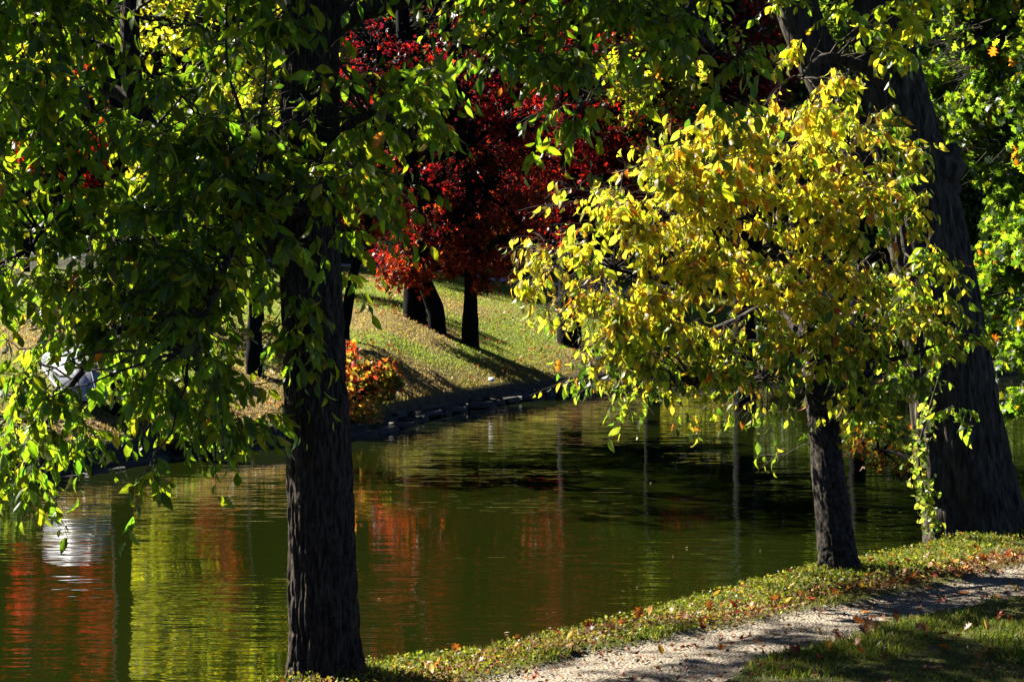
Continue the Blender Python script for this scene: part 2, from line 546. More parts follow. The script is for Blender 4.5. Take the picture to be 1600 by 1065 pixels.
def nearest_on(skel, P):
    d = ((P[:, None] - skel[None]) ** 2).sum(-1)
    # prefer points of the skeleton that lie below or level with the tip
    d = d + 1.5 * np.maximum(skel[None, :, 2] - P[:, None, 2], 0) ** 2
    return skel[d.argmin(1)]

def foliage(nodes, skel, twigs_per, leaves_per, tw_len, leaf_len, droop, kind, colfn, width=.45, trunk_xy=None, spread=.16, curl=(.1, .7), cull=.8, br=.012, leaf_droop=None):
    ldp = droop if leaf_droop is None else leaf_droop
    """branches to every node, twigs round it, leaves along each twig. Returns the wood and the leaves."""
    wood = MB()
    n = len(nodes)
    st = nearest_on(skel, nodes)
    mid = (st + nodes) / 2 + rng.normal(size=(n, 3)) * .10 * np.linalg.norm(nodes - st, axis=1)[:, None]
    mid[:, 2] += .10 * np.linalg.norm(nodes - st, axis=1)
    t = np.linspace(0, 1, 7)[None, :, None]
    path = (1 - t) ** 2 * st[:, None] + 2 * t * (1 - t) * mid[:, None] + t ** 2 * nodes[:, None]
    path[:, 1:-1] += rng.normal(size=(n, 5, 3)) * .02
    L = np.linalg.norm(nodes - st, axis=1)
    r0 = (br * .5 + br * .55 * L.clip(0, 2.5))[:, None] * np.linspace(1, .22, 7)[None]
    tubes(wood, path, r0, 5)
    outd = norm(nodes - st)
    # twigs
    k = twigs_per
    base = np.repeat(nodes, k, 0); bo = np.repeat(outd, k, 0); nt_ = len(base)
    back = rng.uniform(0, .45, (nt_, 1))
    ip = np.repeat(path[:, -3], k, 0)
    s0 = base * (1 - back) + ip * back + rng.normal(size=(nt_, 3)) * .01
    dirn = norm(bo * .7 + rng.normal(size=(nt_, 3)) * np.array([.75, .75, .45]))
    ln = tw_len * rng.uniform(.5, 1.3, nt_)
    tt = np.linspace(0, 1, 5)
    tp = s0[:, None] + (dirn[:, None] * tt[None, :, None]) * ln[:, None, None]
    tp[:, :, 2] -= (droop * ln)[:, None] * tt[None] ** 2
    tp += np.repeat(rng.normal(size=(nt_, 1, 3)) * spread, 5, 1) * tt[None, :, None]
    tubes(wood, tp, np.broadcast_to(np.linspace(.0035, .0014, 5), (nt_, 5)), 3)
    # leaves
    m = leaves_per
    u = (np.arange(m)[None] + rng.uniform(0, .8, (nt_, m))) / m * .85 + .15
    fi = u * 4; i0 = np.minimum(fi.astype(int), 3); fr = (fi - i0)[..., None]
    row = np.arange(nt_)[:, None]
    P = tp[row, i0] * (1 - fr) + tp[row, i0 + 1] * fr
    Td = norm(tp[row, i0 + 1] - tp[row, i0])
    side = norm(np.cross(Td, [0, 0, 1.0])) * np.where(np.arange(m) % 2, 1, -1)[None, :, None]
    D = Td * .5 + side * .7 + rng.normal(size=P.shape) * .3
    D[..., 2] -= rng.uniform(.3, 1.5, D.shape[:2]) * ldp * 1.4
    P = P.reshape(-1, 3); D = norm(D.reshape(-1, 3))
    ok = keep_sun(P, cull)
    P, D = P[ok], D[ok]
    size = leaf_len * rng.uniform(.5, 1.35, len(P))
    P = P + D * .012
    return wood, P, D, size, colfn(P)

def split_leaves(parent, kind, P, D, size, col, mat, width, curl, single=300, prefer=None, foldr=.3):
    """the 300 leaves that show largest are parts of their own, the rest is one crown"""
    D, B, Nn = leaf_frames(D)
    px, py = to_px(P)
    vis = (px > 5) & (px < 1595) & (py > 5) & (py < 1060)
    score = size / P[:, 1] * np.abs(Nn[:, 1] + .2) * vis
    if prefer is not None: score = score * prefer
    order = np.argsort(-score)[:single]
    mk = np.zeros(len(P), bool); mk[order] = True
    rest = ~mk
    mb = MB()
    cu = rng.uniform(*curl, len(P)); fo = rng.uniform(.05, foldr, len(P))
    v, faces = leaf_pts(kind, P[rest], D[rest], B[rest], Nn[rest], size[rest], width, cu[rest], fo[rest])
    k = v.shape[1]; off = np.arange(rest.sum()) * k
    mb.add(v.reshape(-1, 3), [(f[None] + off[:, None, None]).reshape(-1, f.shape[1]) for f in faces], np.repeat(col[rest], k, 0))
    mb.build('crown', mat, parent, kind='stuff')
    # shared leaf meshes in a few shapes and colours
    protos = []
    sel = np.flatnonzero(mk)
    grp = np.argsort(col[sel][:, 0] / (col[sel][:, 1] + .01))
    nb = 14
    rank = np.empty(len(sel), int); rank[grp] = np.arange(len(sel)) * nb // max(len(sel), 1)
    for b in range(nb):
        q = MB()
        c = col[sel[rank == b]]
        c = c[0] if len(c) else np.array([.05, .1, .02])
        vv, ff = leaf_pts(kind, np.zeros((1, 3)), np.array([[1., 0, 0]]), np.array([[0, 1., 0]]), np.array([[0, 0, 1.]]), 1.0, width, rng.uniform(*curl), rng.uniform(.05, foldr))
        q.add(vv.reshape(-1, 3), ff, np.repeat(c[None], vv.shape[1], 0))
        protos.append(q.mesh('leaf', mat))
    pinv = Matrix.Translation(-parent.location)
    for j, i in enumerate(sel):
        o = bpy.data.objects.new('leaf', protos[rank[j]])
        M = np.eye(4); s_ = size[i]
        M[:3, 0] = D[i] * s_; M[:3, 1] = B[i] * s_; M[:3, 2] = Nn[i] * s_; M[:3, 3] = P[i]
        COL.objects.link(o)
        o.parent = parent; o.matrix_parent_inverse = pinv
        o.matrix_basis = Matrix(M.tolist())

def furrow(amp, kx, kz, seed, flute=None):
    def f(a, h, R):
        c = np.stack([np.cos(a) * kx / 6.28, np.sin(a) * kx / 6.28, h * kz], -1)
        wob = vnoise(np.stack([np.cos(a), np.sin(a), h * 1.5], -1), seed + 9)
        c2 = c + (wob[..., None] - .5) * 1.2
        n = vnoise(c2 * 1.0, seed); n2 = vnoise(c2 * 2.1, seed + 1)
        ridge = 1 - np.abs(2 * n - 1) * .9
        r2 = 1 - np.abs(2 * n2 - 1)
        d = -amp * (np.clip(ridge, 0, 1) ** 4) - amp * .4 * r2 ** 4 + amp * .5
        if flute: d = d + flute[0] * np.cos(flute[1] * a + h * .25 + 1.0) * np.exp(-h / flute[2]) + .02 * (vnoise(np.stack([np.cos(a) * 1.5, np.sin(a) * 1.5, h * .8], -1), seed + 4) - .5)
        return d
    return f

def pxpath(pts):
    return np.array([at(a, b, y) for a, b, y in pts])

def trunk_mesh(pts, radpx, rings, seg, disp, extra_base=None):
    """pts: (px, py, Y, half width px) from the base up"""
    P = np.array([at(p[0], p[1], p[2]) for p in pts]); r = np.array([p[3] / F * p[2] for p in pts])
    path = catmull(P, rings); rr = np.interp(np.linspace(0, len(P) - 1, rings), np.arange(len(P)), r)
    mb = MB(); tube(mb, path, rr, seg, disp)
    return mb, path, rr

# ------------------------------------------------------------------ lit openings
for a in [*[(px_, py_, 44.2, .55) for px_ in range(560, 860, 48) for py_ in range(40 + (px_ // 48 % 2) * 35, 440, 75)], (560, 70, 45, .7), (600, 50, 45, .7), (640, 110, 45, .6), (1100, 60, 45, 1.0), (1170, 90, 45, .9), (1060, 100, 45, .7), (760, 270, 43, .7), (700, 330, 43, .6), (640, 400, 43, .6), (790, 330, 43, .6),
          (160, 200, 48.5, .9), (120, 230, 48.5, .9), (45, 210, 48.5, 1.0), (140, 170, 48.5, .7), (330, 220, 48.5, .8), (330, 300, 48.5, .8), (1240, 50, 18.8, .35), (1270, 110, 18.8, .3), (1310, 180, 18.8, .3), (60, 160, 49, .7), (325, 260, 49, .9), (950, 290, 45, .6), (990, 240, 45, .6), (570, 470, 55, .9), (600, 450, 58, .9), (640, 440, 60, .8), (700, 470, 54, .8), (780, 460, 56, 1.0), (820, 480, 53, 1.0), (860, 500, 50, .8), 
          (690, 450, 58, .8), (840, 450, 58, 1.0), (900, 470, 55, .8), (800, 575, 42, .15), (620, 570, 41, .15), (560, 590, 35, .5), (600, 580, 35, .5), (590, 620, 34.8, .4)]:
    open_light(a[0], a[1], a[2], a[3] * (.7 if a[2] > 49.5 else 1))
for a in [(60, 640, 12, .55), (150, 690, 12, .5), (250, 640, 12, .45), (340, 620, 12, .45), (60, 740, 12, .4), (190, 760, 12, .25), (370, 680, 12, .3),
          (30, 60, 12.3, .6), (120, 40, 12.3, .5), (330, 90, 12.1, .55), (420, 140, 12.3, .3), (60, 140, 12.2, .3), (240, 60, 12.2, .35), (130, 110, 12.2, .3), (270, 150, 12.6, .3),
          (590, 180, 11.9, .55), (570, 250, 11.9, .5), (640, 215, 11.9, .45), (560, 330, 12, .2), (590, 130, 12, .3), (380, 540, 12, .2), 
          (800, 140, 11.9, .42), (880, 165, 11.9, .42), (960, 130, 11.9, .35), (1060, 170, 11.9, .45), (1000, 240, 12, .3), (740, 150, 12, .25), (1140, 150, 12, .3),
          *[(px_, py_, 23.0, .42) for px_ in range(1440, 1620, 42) for py_ in range(20 + (px_ // 42 % 2) * 35, 560, 75)],
          # the yellow crown
          (930, 430, 17, .8), (1030, 400, 17, .8), (1120, 300, 17, .9), (1230, 230, 17, .8), (980, 540, 17, .6), (1180, 400, 17, .7), (1080, 580, 17, .5), (1180, 590, 17, .5), (1320, 300, 17, .5),
          (1360, 600, 17, .4), (1300, 560, 17, .3),
          *[(px_, py_, 16.2, .36) for px_ in range(880, 1500, 62) for py_ in range(180 + (px_ // 62 % 2) * 36, 690, 72)],
          # the near bank and the path
          (1250, 915, 16.2, .5), (1350, 900, 16.8, .5), (1450, 885, 17, .5), (1560, 870, 17.4, .5), (1400, 950, 15.2, .4), (1500, 925, 15.8, .5), (1590, 905, 16.4, .6),
          (1300, 970, 14.6, .3), (1250, 1040, 13.1, .2), (1350, 1010, 13.5, .16), (1450, 985, 14, .2), (1560, 950, 15, .25), (1100, 940, 15.3, .4), (1180, 925, 15.6, .4), (1170, 995, 13.9, .15), (1000, 1050, 12.6, .2), (790, 1040, 12.7, .14), (1080, 1010, 13.5, .2), (1010, 1035, 12.95, .2), (900, 1050, 12.6, .15), (1130, 1030, 13.0, .2), (1300, 960, 14.9, .35)]:
    open_light(*a)

# ------------------------------------------------------------------ the near broadleaf tree on the left
def green_col(P):
    c = pick_cols([(.029, .059, .008), (.040, .073, .008), (.020, .050, .009), (.058, .081, .009)], len(P), (4, 3, 3, 1.2), .2)
    r = rng.random(len(P)) < .012
    c[r] = pick_cols([(.12, .06, .02), (.10, .09, .02)], r.sum())
    return c.clip(.004, .8)

gb = at(510, 1060, 12.55); gb[2] = float(H_near(gb[0], gb[1]))
tl = thing('broadleaf_tree', gb, 'tall dark-trunked tree with drooping green leaves, standing at the bottom edge of the pond bank', 'tree')
mb, pathL, _ = trunk_mesh([(514, 1110, 12.55, 72), (511, 1066, 12.55, 62), (508, 1000, 12.55, 55), (504, 850, 12.55, 51.5), (498, 700, 12.55, 50), (491, 560, 12.55, 48),
                           (485, 430, 12.55, 47), (482, 300, 12.55, 47), (484, 150, 12.55, 44), (486, 20, 12.6, 42), (478, -150, 12.7, 36), (470, -400, 12.9, 26), (480, -700, 13.1, 14)], None, 460, 170,
                          furrow(.024, 46, 4.6, 11, (.035, 5, .35)))
mb.build('trunk', M_BARK, tl)
limbsL = [
    [(455, 420, 12.5, 22), (400, 340, 12.4, 20), (300, 262, 12.4, 18), (250, 225, 12.4, 17), (212, 160, 12.4, 17), (203, 60, 12.5, 16), (205, -60, 12.6, 14), (190, -260, 12.8, 9)],
    [(290, 258, 12.4, 12), (225, 222, 12.3, 9), (170, 238, 12.2, 7), (125, 268, 12.1, 6), (90, 320, 12, 4), (40, 400, 11.9, 3)],
    [(215, 165, 12.4, 11), (170, 140, 12.5, 10), (112, 142, 12.6, 10), (98, 180, 12.6, 9), (40, 182, 12.7, 8), (-60, 190, 12.8, 6)],
    [(205, 100, 12.5, 9), (170, 80, 12.4, 8), (110, 62, 12.3, 8), (0, 52, 12.2, 8), (-90, 40, 12.2, 5)],
    [(500, 60, 12.6, 24), (540, 25, 12.6, 21), (600, 5, 12.5, 17), (700, -12, 12.3, 13), (860, -20, 12.1, 10), (1040, 30, 12.0, 6), (1140, 90, 12, 3)],
    [(640, -4, 12.4, 10), (720, 10, 12.3, 9), (770, 50, 12.2, 7), (830, 105, 12.1, 6), (880, 130, 12.1, 4), (930, 150, 12, 3)],
    [(465, 330, 12.3, 12), (430, 300, 11.9, 9), (380, 350, 11.5, 7), (330, 470, 11.3, 5), (290, 560, 11.2, 3)],
    [(500, 260, 12.5, 12), (540, 200, 12.3, 8), (590, 180, 12.1, 6), (650, 215, 12, 3)],
    [(400, 330, 12.4, 12), (330, 370, 12.5, 9), (220, 480, 12.5, 7), (120, 590, 12.4, 5), (60, 680, 12.3, 3)],
    [(480, -60, 12.6, 20), (380, -160, 13.2, 16), (260, -240, 14, 12), (100, -280, 14.8, 8)],
    [(480, -260, 12.9, 18), (470, -420, 15, 13), (380, -480, 17, 9), (240, -420, 18, 6)],
    [(480, -180, 12.7, 18), (600, -300, 13.5, 14), (760, -380, 14.5, 9)],
    [(470, -300, 12.9, 14), (400, -500, 13.5, 10), (300, -600, 14.5, 6)],
]
skel = [pathL[::10]]
for l in limbsL:
    m_, p_, _ = trunk_mesh(l, None, 60, 14, furrow(.004, 12, 6, 17))
    m_.build('limb', M_BARK, tl); skel.append(p_[::3])
skel = np.concatenate(skel)
TAB_L = [
 [5,5,5,5,5,5,5,4,3,4,6,7,7,7,6,3],
 [4,3,3,4,4,3,5,1,.4,3,6,8,8,7,5,.6],
 [4,3.5,2,3,3,4,5,2.5,1,1,4,6,6,5,3,1],
 [5,4,1.5,4,5,4,5,5,6,1.6,.3,1,2.2,1,2,.4],
 [5,5,3,5,7,7,5,4,5.5,1,0,0,0,0,0,0],
 [6,6,6,6,7,7,5,2,2,0,0,0,0,0,0,0],
 [7,7,7,6,6,6,2,2,1,0,0,0,0,0,0,0],
 [6,6,6,6,5,3,1,0,0,0,0,0,0,0,0,0],
 [4,3,1.5,3,5,4,.3,0,0,0,0,0,0,0,0,0],
 [4,5,4,4,4,3,0,0,0,0,0,0,0,0,0,0],
 [3,3,.6,1.4,0,0,0,0,0,0,0,0,0,0,0,0],
]
nodes = nodes_from_table(TAB_L, -80, -112, 80, 80, 12.2, 1.1, 1.6)
nx_, ny_ = to_px(nodes)
nodes[:, 2] += np.where(nx_ > 640, 45, 8) / F * nodes[:, 1]
nodes = nodes[fbm(nodes * np.array([1.3, 1.3, 2.4]), 2, 91) > np.where(nx_ < 640, .41, .445) + .06 * rng.normal(size=len(nodes))]
qx, qy = to_px(nodes)
nodes = nodes[(np.hypot((qx - 120) / 50, (qy - 580) / 40) > 1)]
# the crown goes on above the picture, towards the pond
k = 420
up = np.array([-2.6, 14.2, 7.3]) + norm(rng.normal(size=(k, 3))) * rng.uniform(.3, 1, (k, 1)) ** .5 * np.array([4.2, 3.0, 2.2])
upx, upy = to_px(up)
up = up[upy < -30]
k = 170
shade_clump = np.array([-4.6, 17.6, 7.8]) + norm(rng.normal(size=(k, 3))) * rng.uniform(.2, 1, (k, 1)) ** .5 * np.array([3.0, 1.8, 1.2])  # extra clump out of view, added to shade the near bank
shade_clump = shade_clump[to_px(shade_clump)[1] < -30]
nodes = np.concatenate([nodes, up, shade_clump, at([455, 470, 500], [520, 548, 250], [12.1, 12.1, 12.0])])
wood, P, D, size, col = foliage(nodes, skel, 6, 8, .28, .112, .55, 'oval', green_col, leaf_droop=.75, spread=.05, cull=.95)
wood.build('twigs', M_TWIG, tl, kind='stuff')
split_leaves(tl, 'oval', P, D, size, col, M_LEAF, .43, (.1, .7))
print('left tree leaves', len(P))

# ------------------------------------------------------------------ the yellow tree
yb = at(1310, 886, 16.75); yb[2] = float(H_near(yb[0], yb[1])) - .02
ty = thing('yellow_leaved_tree', yb, 'small tree in yellow autumn leaf leaning over the pond beside the sandy path', 'tree')
YB = float(yb[1])
mb, pathY, _ = trunk_mesh([(1318, 960, YB, 50), (1313, 900, YB, 38), (1309, 872, YB, 30.5), (1303, 820, YB, 28), (1292, 720, YB + .05, 25.5), (1284, 640, YB + .15, 24), (1274, 560, YB + .3, 22.5), (1266, 500, YB + .4, 20), (1257, 450, YB + .45, 14), (1247, 390, YB + .5, 8), (1236, 320, YB + .6, 4), (1225, 230, YB + .7, 2)], None, 300, 80,
                          furrow(.012, 30, 12, 23, (.03, 4, .22)))
mb.build('trunk', M_BARK2, ty)
limbsY = [
    [(1268, 510, YB + .4, 9), (1240, 470, 17.2, 9), (1200, 458, 17, 7), (1120, 455, 16.8, 6), (1040, 440, 16.6, 5), (960, 420, 16.5, 3)],
    [(1272, 550, YB + .3, 8), (1210, 480, 17.6, 7), (1150, 500, 17.8, 5), (1080, 530, 18, 4), (1000, 560, 18, 3)],
    [(1264, 490, YB + .4, 8), (1290, 400, 17.2, 7), (1310, 320, 17, 5), (1330, 230, 17, 3)],
    [(1270, 530, YB + .35, 8), (1305, 490, 17.2, 7), (1335, 430, 17.1, 5), (1380, 380, 17, 3)],
    [(1280, 610, YB + .2, 7), (1330, 570, 16.9, 5), (1400, 560, 16.7, 4), (1460, 540, 16.6, 2)],
    [(1283, 630, YB + .15, 6), (1230, 590, 17, 5), (1160, 600, 16.8, 4), (1090, 600, 16.6, 2)],
    [(1260, 470, YB + .43, 8), (1190, 360, 17, 6), (1110, 330, 17, 5), (1030, 340, 17, 3)],
    [(1256, 445, YB + .45, 7), (1200, 300, 17.2, 6), (1140, 230, 17.2, 3)],
]
skel = [pathY[::8]]
for l in limbsY:
    m_, p_, _ = trunk_mesh(l, None, 40, 9, furrow(.002, 10, 10, 27))
    m_.build('limb', M_BARK2, ty); skel.append(p_[::3])
skel = np.concatenate(skel)
TAB_Y = [
 [0,0,0,0,1,2,3,3,1,0,0],
 [0,0,0,1,3,5,6,6,4,1,0],
 [0,0,1,4,6,6,6,6,5,2,0],
 [.5,4,7,7,6,7,7,7,5,2,1],
 [6,8,8,7,7,7,7,7,4,2,2],
 [8,9,8,7,5,5,5,5,3,2,2],
 [1,7,8,7,2,2,3,4,3,2,2],
 [0,6,9,7,5,4,4,5,4,3,2],
 [0,0,4,2.5,3.5,3.5,2.5,3.5,3,3,1],
 [0,0,0,0,0,.5,2,.6,1,.4,0],
]
def yellow_col(P):
    px, py = to_px(P)
    n = len(P)
    y = pick_cols([(.46, .38, .055), (.39, .38, .05), (.47, .30, .045), (.30, .34, .045)], n, (5, 4, 2, 2), .15)
    g = pick_cols([(.07, .13, .02), (.13, .19, .025), (.22, .27, .03)], n, None, .2)
    w = .10 + .6 * smooth((py - 450) / 160) + .4 * smooth((px - 1290) / 120) + .3 * (fbm(P * 1.3, 2, 55) - .5)  # greener leaf low and right; the dark greens also stand in for shaded leaves
    sel = rng.random(n) < w
    y[sel] = g[sel]
    o = rng.random(n) < .05
    y[o] = pick_cols([(.35, .13, .03), (.22, .07, .02)], o.sum())
    return y.clip(.004, .8)
nodes = nodes_from_table(TAB_Y, 840, 112, 60, 60, 16.6, .85, 2.0)
nodes = nodes[fbm(nodes * np.array([1.3, 1.3, 4.0]), 2, 93) > .455 + .06 * rng.normal(size=len(nodes))]
nodes = np.concatenate([nodes, at(rng.uniform(1215, 1340, 26), rng.uniform(300, 600, 26), rng.uniform(15.8, 16.4, 26))])
wood, P, D, size, col = foliage(nodes, skel, 6, 9, .26, .108, .35, 'oval', yellow_col, leaf_droop=1.2, spread=.05, cull=.8, br=.006)
wood.build('twigs', M_TWIG, ty, kind='stuff')
split_leaves(ty, 'oval', P, D, size, col, M_YLEAF, .44, (.1, 1.1))
print('yellow leaves', len(P))

# ------------------------------------------------------------------ the old forked tree
BY = 19.2
bb = at(1518, 845, BY); bb[2] = float(H_near(bb[0], bb[1]))
tb = thing('forked_tree', (bb[0], BY, bb[2]), 'massive old leaning tree with a dark furrowed forked trunk at the head of the path', 'tree')
mb, pathB, _ = trunk_mesh([(1530, 885, BY, 100), (1524, 845, BY, 84), (1512, 780, BY, 74), (1498, 700, BY, 69), (1487, 620, BY, 65), (1475, 540, BY, 62), (1462, 450, BY, 60), (1448, 370, BY, 59),
                           (1434, 300, BY, 56), (1414, 210, BY, 50), (1392, 120, BY, 46), (1374, 40, BY, 44), (1356, -80, BY, 38), (1330, -300, BY + .3, 28), (1300, -560, BY + .6, 14)], None, 360, 150,
                          furrow(.045, 40, 2.2, 31, (.05, 5, 2.5)))
mb.build('trunk', M_BARK3, tb)
limbsB = [
    [(1440, 420, BY, 34), (1405, 350, BY + .1, 32), (1368, 270, BY + .2, 31), (1325, 190, BY + .2, 31), (1285, 110, BY + .2, 32), (1255, 40, BY + .2, 33), (1235, -30, BY + .2, 33), (1190, -200, BY + .4, 26), (1120, -420, BY + .7, 14)],
    [(1395, 130, BY - .2, 14), (1300, 90, BY - .8, 8), (1250, 120, BY - 1.2, 4)],
    [(1380, 20, BY, 22), (1450, -90, BY + .4, 18), (1560, -180, BY + 1, 12), (1700, -220, BY + 1.5, 6)],
    [(1370, -30, BY, 18), (1330, -90, BY - 1, 13), (1280, -120, BY - 2, 8)],
]
skel = [pathB[260::10]]
for i, l in enumerate(limbsB):
    m_, p_, _ = trunk_mesh(l, None, 160 if i == 0 else 60, 70 if i == 0 else 12, furrow(.012 if i == 0 else .004, 22, 3, 37))
    m_.build('limb', M_BARK3, tb, label='thick pale grey second stem forking off to the left' if i == 0 else None); skel.append(p_[::4])
# the broken burl on the right side
mbu = MB()
for k_, (a, b, r) in enumerate([(1478, 262, 27), (1482, 295, 17), (1488, 236, 12)]):
    c = at(a, b, BY - .1); th = np.linspace(0, math.pi, 16)
    uu, vv = np.meshgrid(np.linspace(0, 2 * math.pi, 24, endpoint=False), th)
    sph = np.stack([np.cos(uu) * np.sin(vv), np.sin(uu) * np.sin(vv), np.cos(vv)], -1)
    rad = r / F * BY * (.8 + .5 * fbm(sph * 2.2 + k_ * 5, 3, 77))
    idx = np.arange(16 * 24).reshape(16, 24); nx = np.roll(idx, -1, 1)
    mbu.add((c + sph * rad[..., None]).reshape(-1, 3), [np.stack([idx[:-1], idx[1:], nx[1:], nx[:-1]], -1).reshape(-1, 4)])
mbu.build('burl', M_BARK3, tb)
skel = np.concatenate(skel)
def ylgreen_col(P):
    px, py = to_px(P)
    c = pick_cols([(.03, .06, .01), (.045, .075, .012), (.07, .10, .015), (.11, .11, .015)], len(P), (4, 3, 2, 1.5), .2)
    yl = (px < 1310) & (py > 50)
    c[yl] = pick_cols([(.14, .14, .03), (.09, .13, .03)], yl.sum())
    return c.clip(.004, .8)
nd = [nodes_from_table([[.5, 1, 1.6, 1.6, 2], [.4, .6, 1.2, .6, .2], [1.2, 1, 2, .5, 0], [1.2, .6, .4, 0, 0]], 1220, -60, 60, 60, BY - 1.2, .6, .9),
      nodes_from_table([[1, 1], [.6, .5], [1.2, .8]], 1380, 330, 60, 60, BY - 1.6, .3, 1.2)]
k = 130
upb = np.array([3.2, BY, 7.5]) + norm(rng.normal(size=(k, 3))) * rng.uniform(.3, 1, (k, 1)) ** .5 * np.array([3.4, 3, 1.8])
upb = upb[to_px(upb)[1] < -20]
wood, P, D, size, col = foliage(np.concatenate(nd + [upb]), skel, 6, 7, .3, .12, .7, 'oval', ylgreen_col, spread=.05, cull=.95)
wood.build('twigs', M_TWIG, tb, kind='stuff')
split_leaves(tb, 'oval', P, D, size, col, M_LEAF, .55, (.1, .8), single=150)

# the creeper hanging at its foot
vb = at(1448, 850, BY - .6)
tv = thing('creeper', vb, 'pale green creeper hanging down the left foot of the old forked trunk', 'creeper')
vine = catmull(pxpath([(1468, 860, BY - .55), (1452, 800, BY - .6), (1440, 750, BY - .62), (1436, 700, BY - .6), (1452, 640, BY - .6), (1470, 580, BY - .65)]), 60)
mb = MB(); tube(mb, vine, .012, 6)
mb.build('stem', M_TWIG, tv)
n = 250
i = rng.integers(5, 50, n)
P = vine[i] + rng.normal(size=(n, 3)) * np.array([.055, .06, .05]); D = rng.normal(size=(n, 3)) + np.array([-.4, -.3, -.9])
split_leaves(tv, 'oval', P, norm(D), rng.uniform(.045, .085, n), pick_cols([(.22, .26, .08), (.12, .18, .03), (.30, .29, .08)], n), M_YLEAF, .8, (.1, .7), single=120)

# ------------------------------------------------------------------ trees built from clumps, for the middle distance and the far bank
def clump_tree(name, label, base, trunk, blobs, n, leaf, kind, colfn, mat, group=None, cat='tree', limb_r=.05, single=0, node_div=22, cull=.95, shafts=0, droop=.5, bark=None, seg=20, barkf=None, width=.9):
    """trunk: list of (px,py,Y,halfpx); blobs: (px,py,Y,rx,ry,rdepth_m,share)"""
    t = thing(name, base, label, cat, group)
    bark = bark or M_FBARK
    if trunk:
        path = None
        for tr in trunk:
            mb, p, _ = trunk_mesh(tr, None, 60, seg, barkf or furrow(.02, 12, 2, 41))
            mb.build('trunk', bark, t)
            path = p if path is None else np.concatenate([path, p])
    else:
        path = np.array([base + np.array([0, 0, z]) for z in np.linspace(0, .3, 4)])
    tot = sum(b[6] for b in blobs)
    PP = []; wood = MB()
    nc_all = []
    for (a, b, Y, rx, ry, rd, sh) in blobs:
        k = max(40, int(n * sh / tot))
        nc = max(3, k // node_div)
        c = at(a, b, Y)
        q = norm(rng.normal(size=(nc, 3))) * rng.uniform(.15, 1, (nc, 1)) ** .45
        cl = c + q * np.array([rx / F * Y, rd, ry / F * Y])
        nc_all.append(cl)
        w = rng.integers(0, nc, k)
        sp = (rx + ry) / 2 / F * Y * .9 / max(nc, 1) ** (1 / 3)
        PP.append(cl[w] + rng.normal(size=(k, 3)) * sp * np.array([.55, .55, .4]))
        st = nearest_on(path[len(path) // 3:], c[None])[0]
        mid = (st + c) / 2 + np.array([0, 0, .12]) * np.linalg.norm(c - st)
        lp = catmull([st, mid, c], 10)
        if trunk: tube(wood, lp, np.linspace(limb_r, limb_r * .3, 10), 7)
        st2 = np.repeat(lp[None, -5], nc, 0); tt = np.linspace(0, 1, 4)[None, :, None]
        pth = st2[:, None] * (1 - tt) + cl[:, None] * tt
        pth[:, 1:3] += rng.normal(size=(nc, 2, 3)) * .06 * np.linalg.norm(cl - st2, axis=1)[:, None, None]
        tubes(wood, pth, np.broadcast_to(np.linspace(limb_r * .35, limb_r * .08, 4), (nc, 4)), 4)
    wood.build('limbs', bark, t, kind='stuff')
    P = np.concatenate(PP)
    if cull: P = P[keep_sun(P, cull)]
    if shafts:                    # gaps in the crown that let the sun through to leaves lower down
        allc = np.concatenate(nc_all); uv = plane_uv(P); ok = np.ones(len(P), bool)
        for c in allc[rng.random(len(allc)) < shafts]:
            q = plane_uv(c)
            ok &= ~(((uv[:, 0] - q[0]) ** 2 + (uv[:, 1] - q[1]) ** 2 < (.28 + 3 * leaf * .5) ** 2) & (uv[:, 2] > q[2] + .35))
        P = P[ok]
    D = rng.normal(size=P.shape); D[:, 2] -= droop
    D = norm(D)
    size = leaf * rng.uniform(.6, 1.3, len(P))
    if single:
        split_leaves(t, kind, P, D, size, colfn(P), mat, width, (0, .5), single=single)
    else:
        mb = MB(); add_leaves(mb, kind, P, D, size, width, colfn(P), curl=.3, fold=.3)
        mb.build('crown', mat, t, kind='stuff')
    return t

def pal(p, w=None, jit=.25):
    return lambda P: pick_cols(p, len(P), w, jit).clip(.003, .8)
CRIMSON = pal([(.17, .009, .012), (.10, .008, .018), (.34, .016, .010), (.07, .008, .03), (.36, .08, .012)], (4, 4, 4, 3, 1))
RED = pal([(.42, .035, .014), (.30, .02, .012), (.45, .09, .015)], (4, 3, 1))
RUST = pal([(.30, .05, .012), (.18, .02, .01), (.42, .13, .018), (.07, .012, .012)], (3, 3, 2, 3))
YG = pal([(.17, .20, .022), (.24, .24, .028), (.11, .17, .022)], (4, 3, 3))
GRN = pal([(.06, .11, .02), (.045, .085, .015), (.09, .13, .02)], (4, 3, 2))
OAK = pal([(.026, .055, .010), (.018, .042, .010), (.040, .070, .012), (.09, .04, .01)], (4, 5, 3, .3))
DGRN = pal([(.02, .04, .012), (.03, .05, .015), (.04, .06, .015)])

def fbase(px, py): return ground_hit(px, py, H_far, 24, 130)

def dstem(px, py, w, tops, flare=1.12):
    """trunk on the far lawn: foot at (px,py), half width w, then further (px, py) up"""
    b = fbase(px, py); Y = float(b[1])
    pts = [(px, py + 14, Y, w * flare * 1.1), (px, py, Y, w * flare), (px + (tops[0][0] - px) * .15, py - 35, Y, w * 1.05)]
    for k_, (a, c) in enumerate(tops): pts.append((a, c, Y, w * (1 - .5 * (k_ + 1) / len(tops))))
    return b, Y, pts

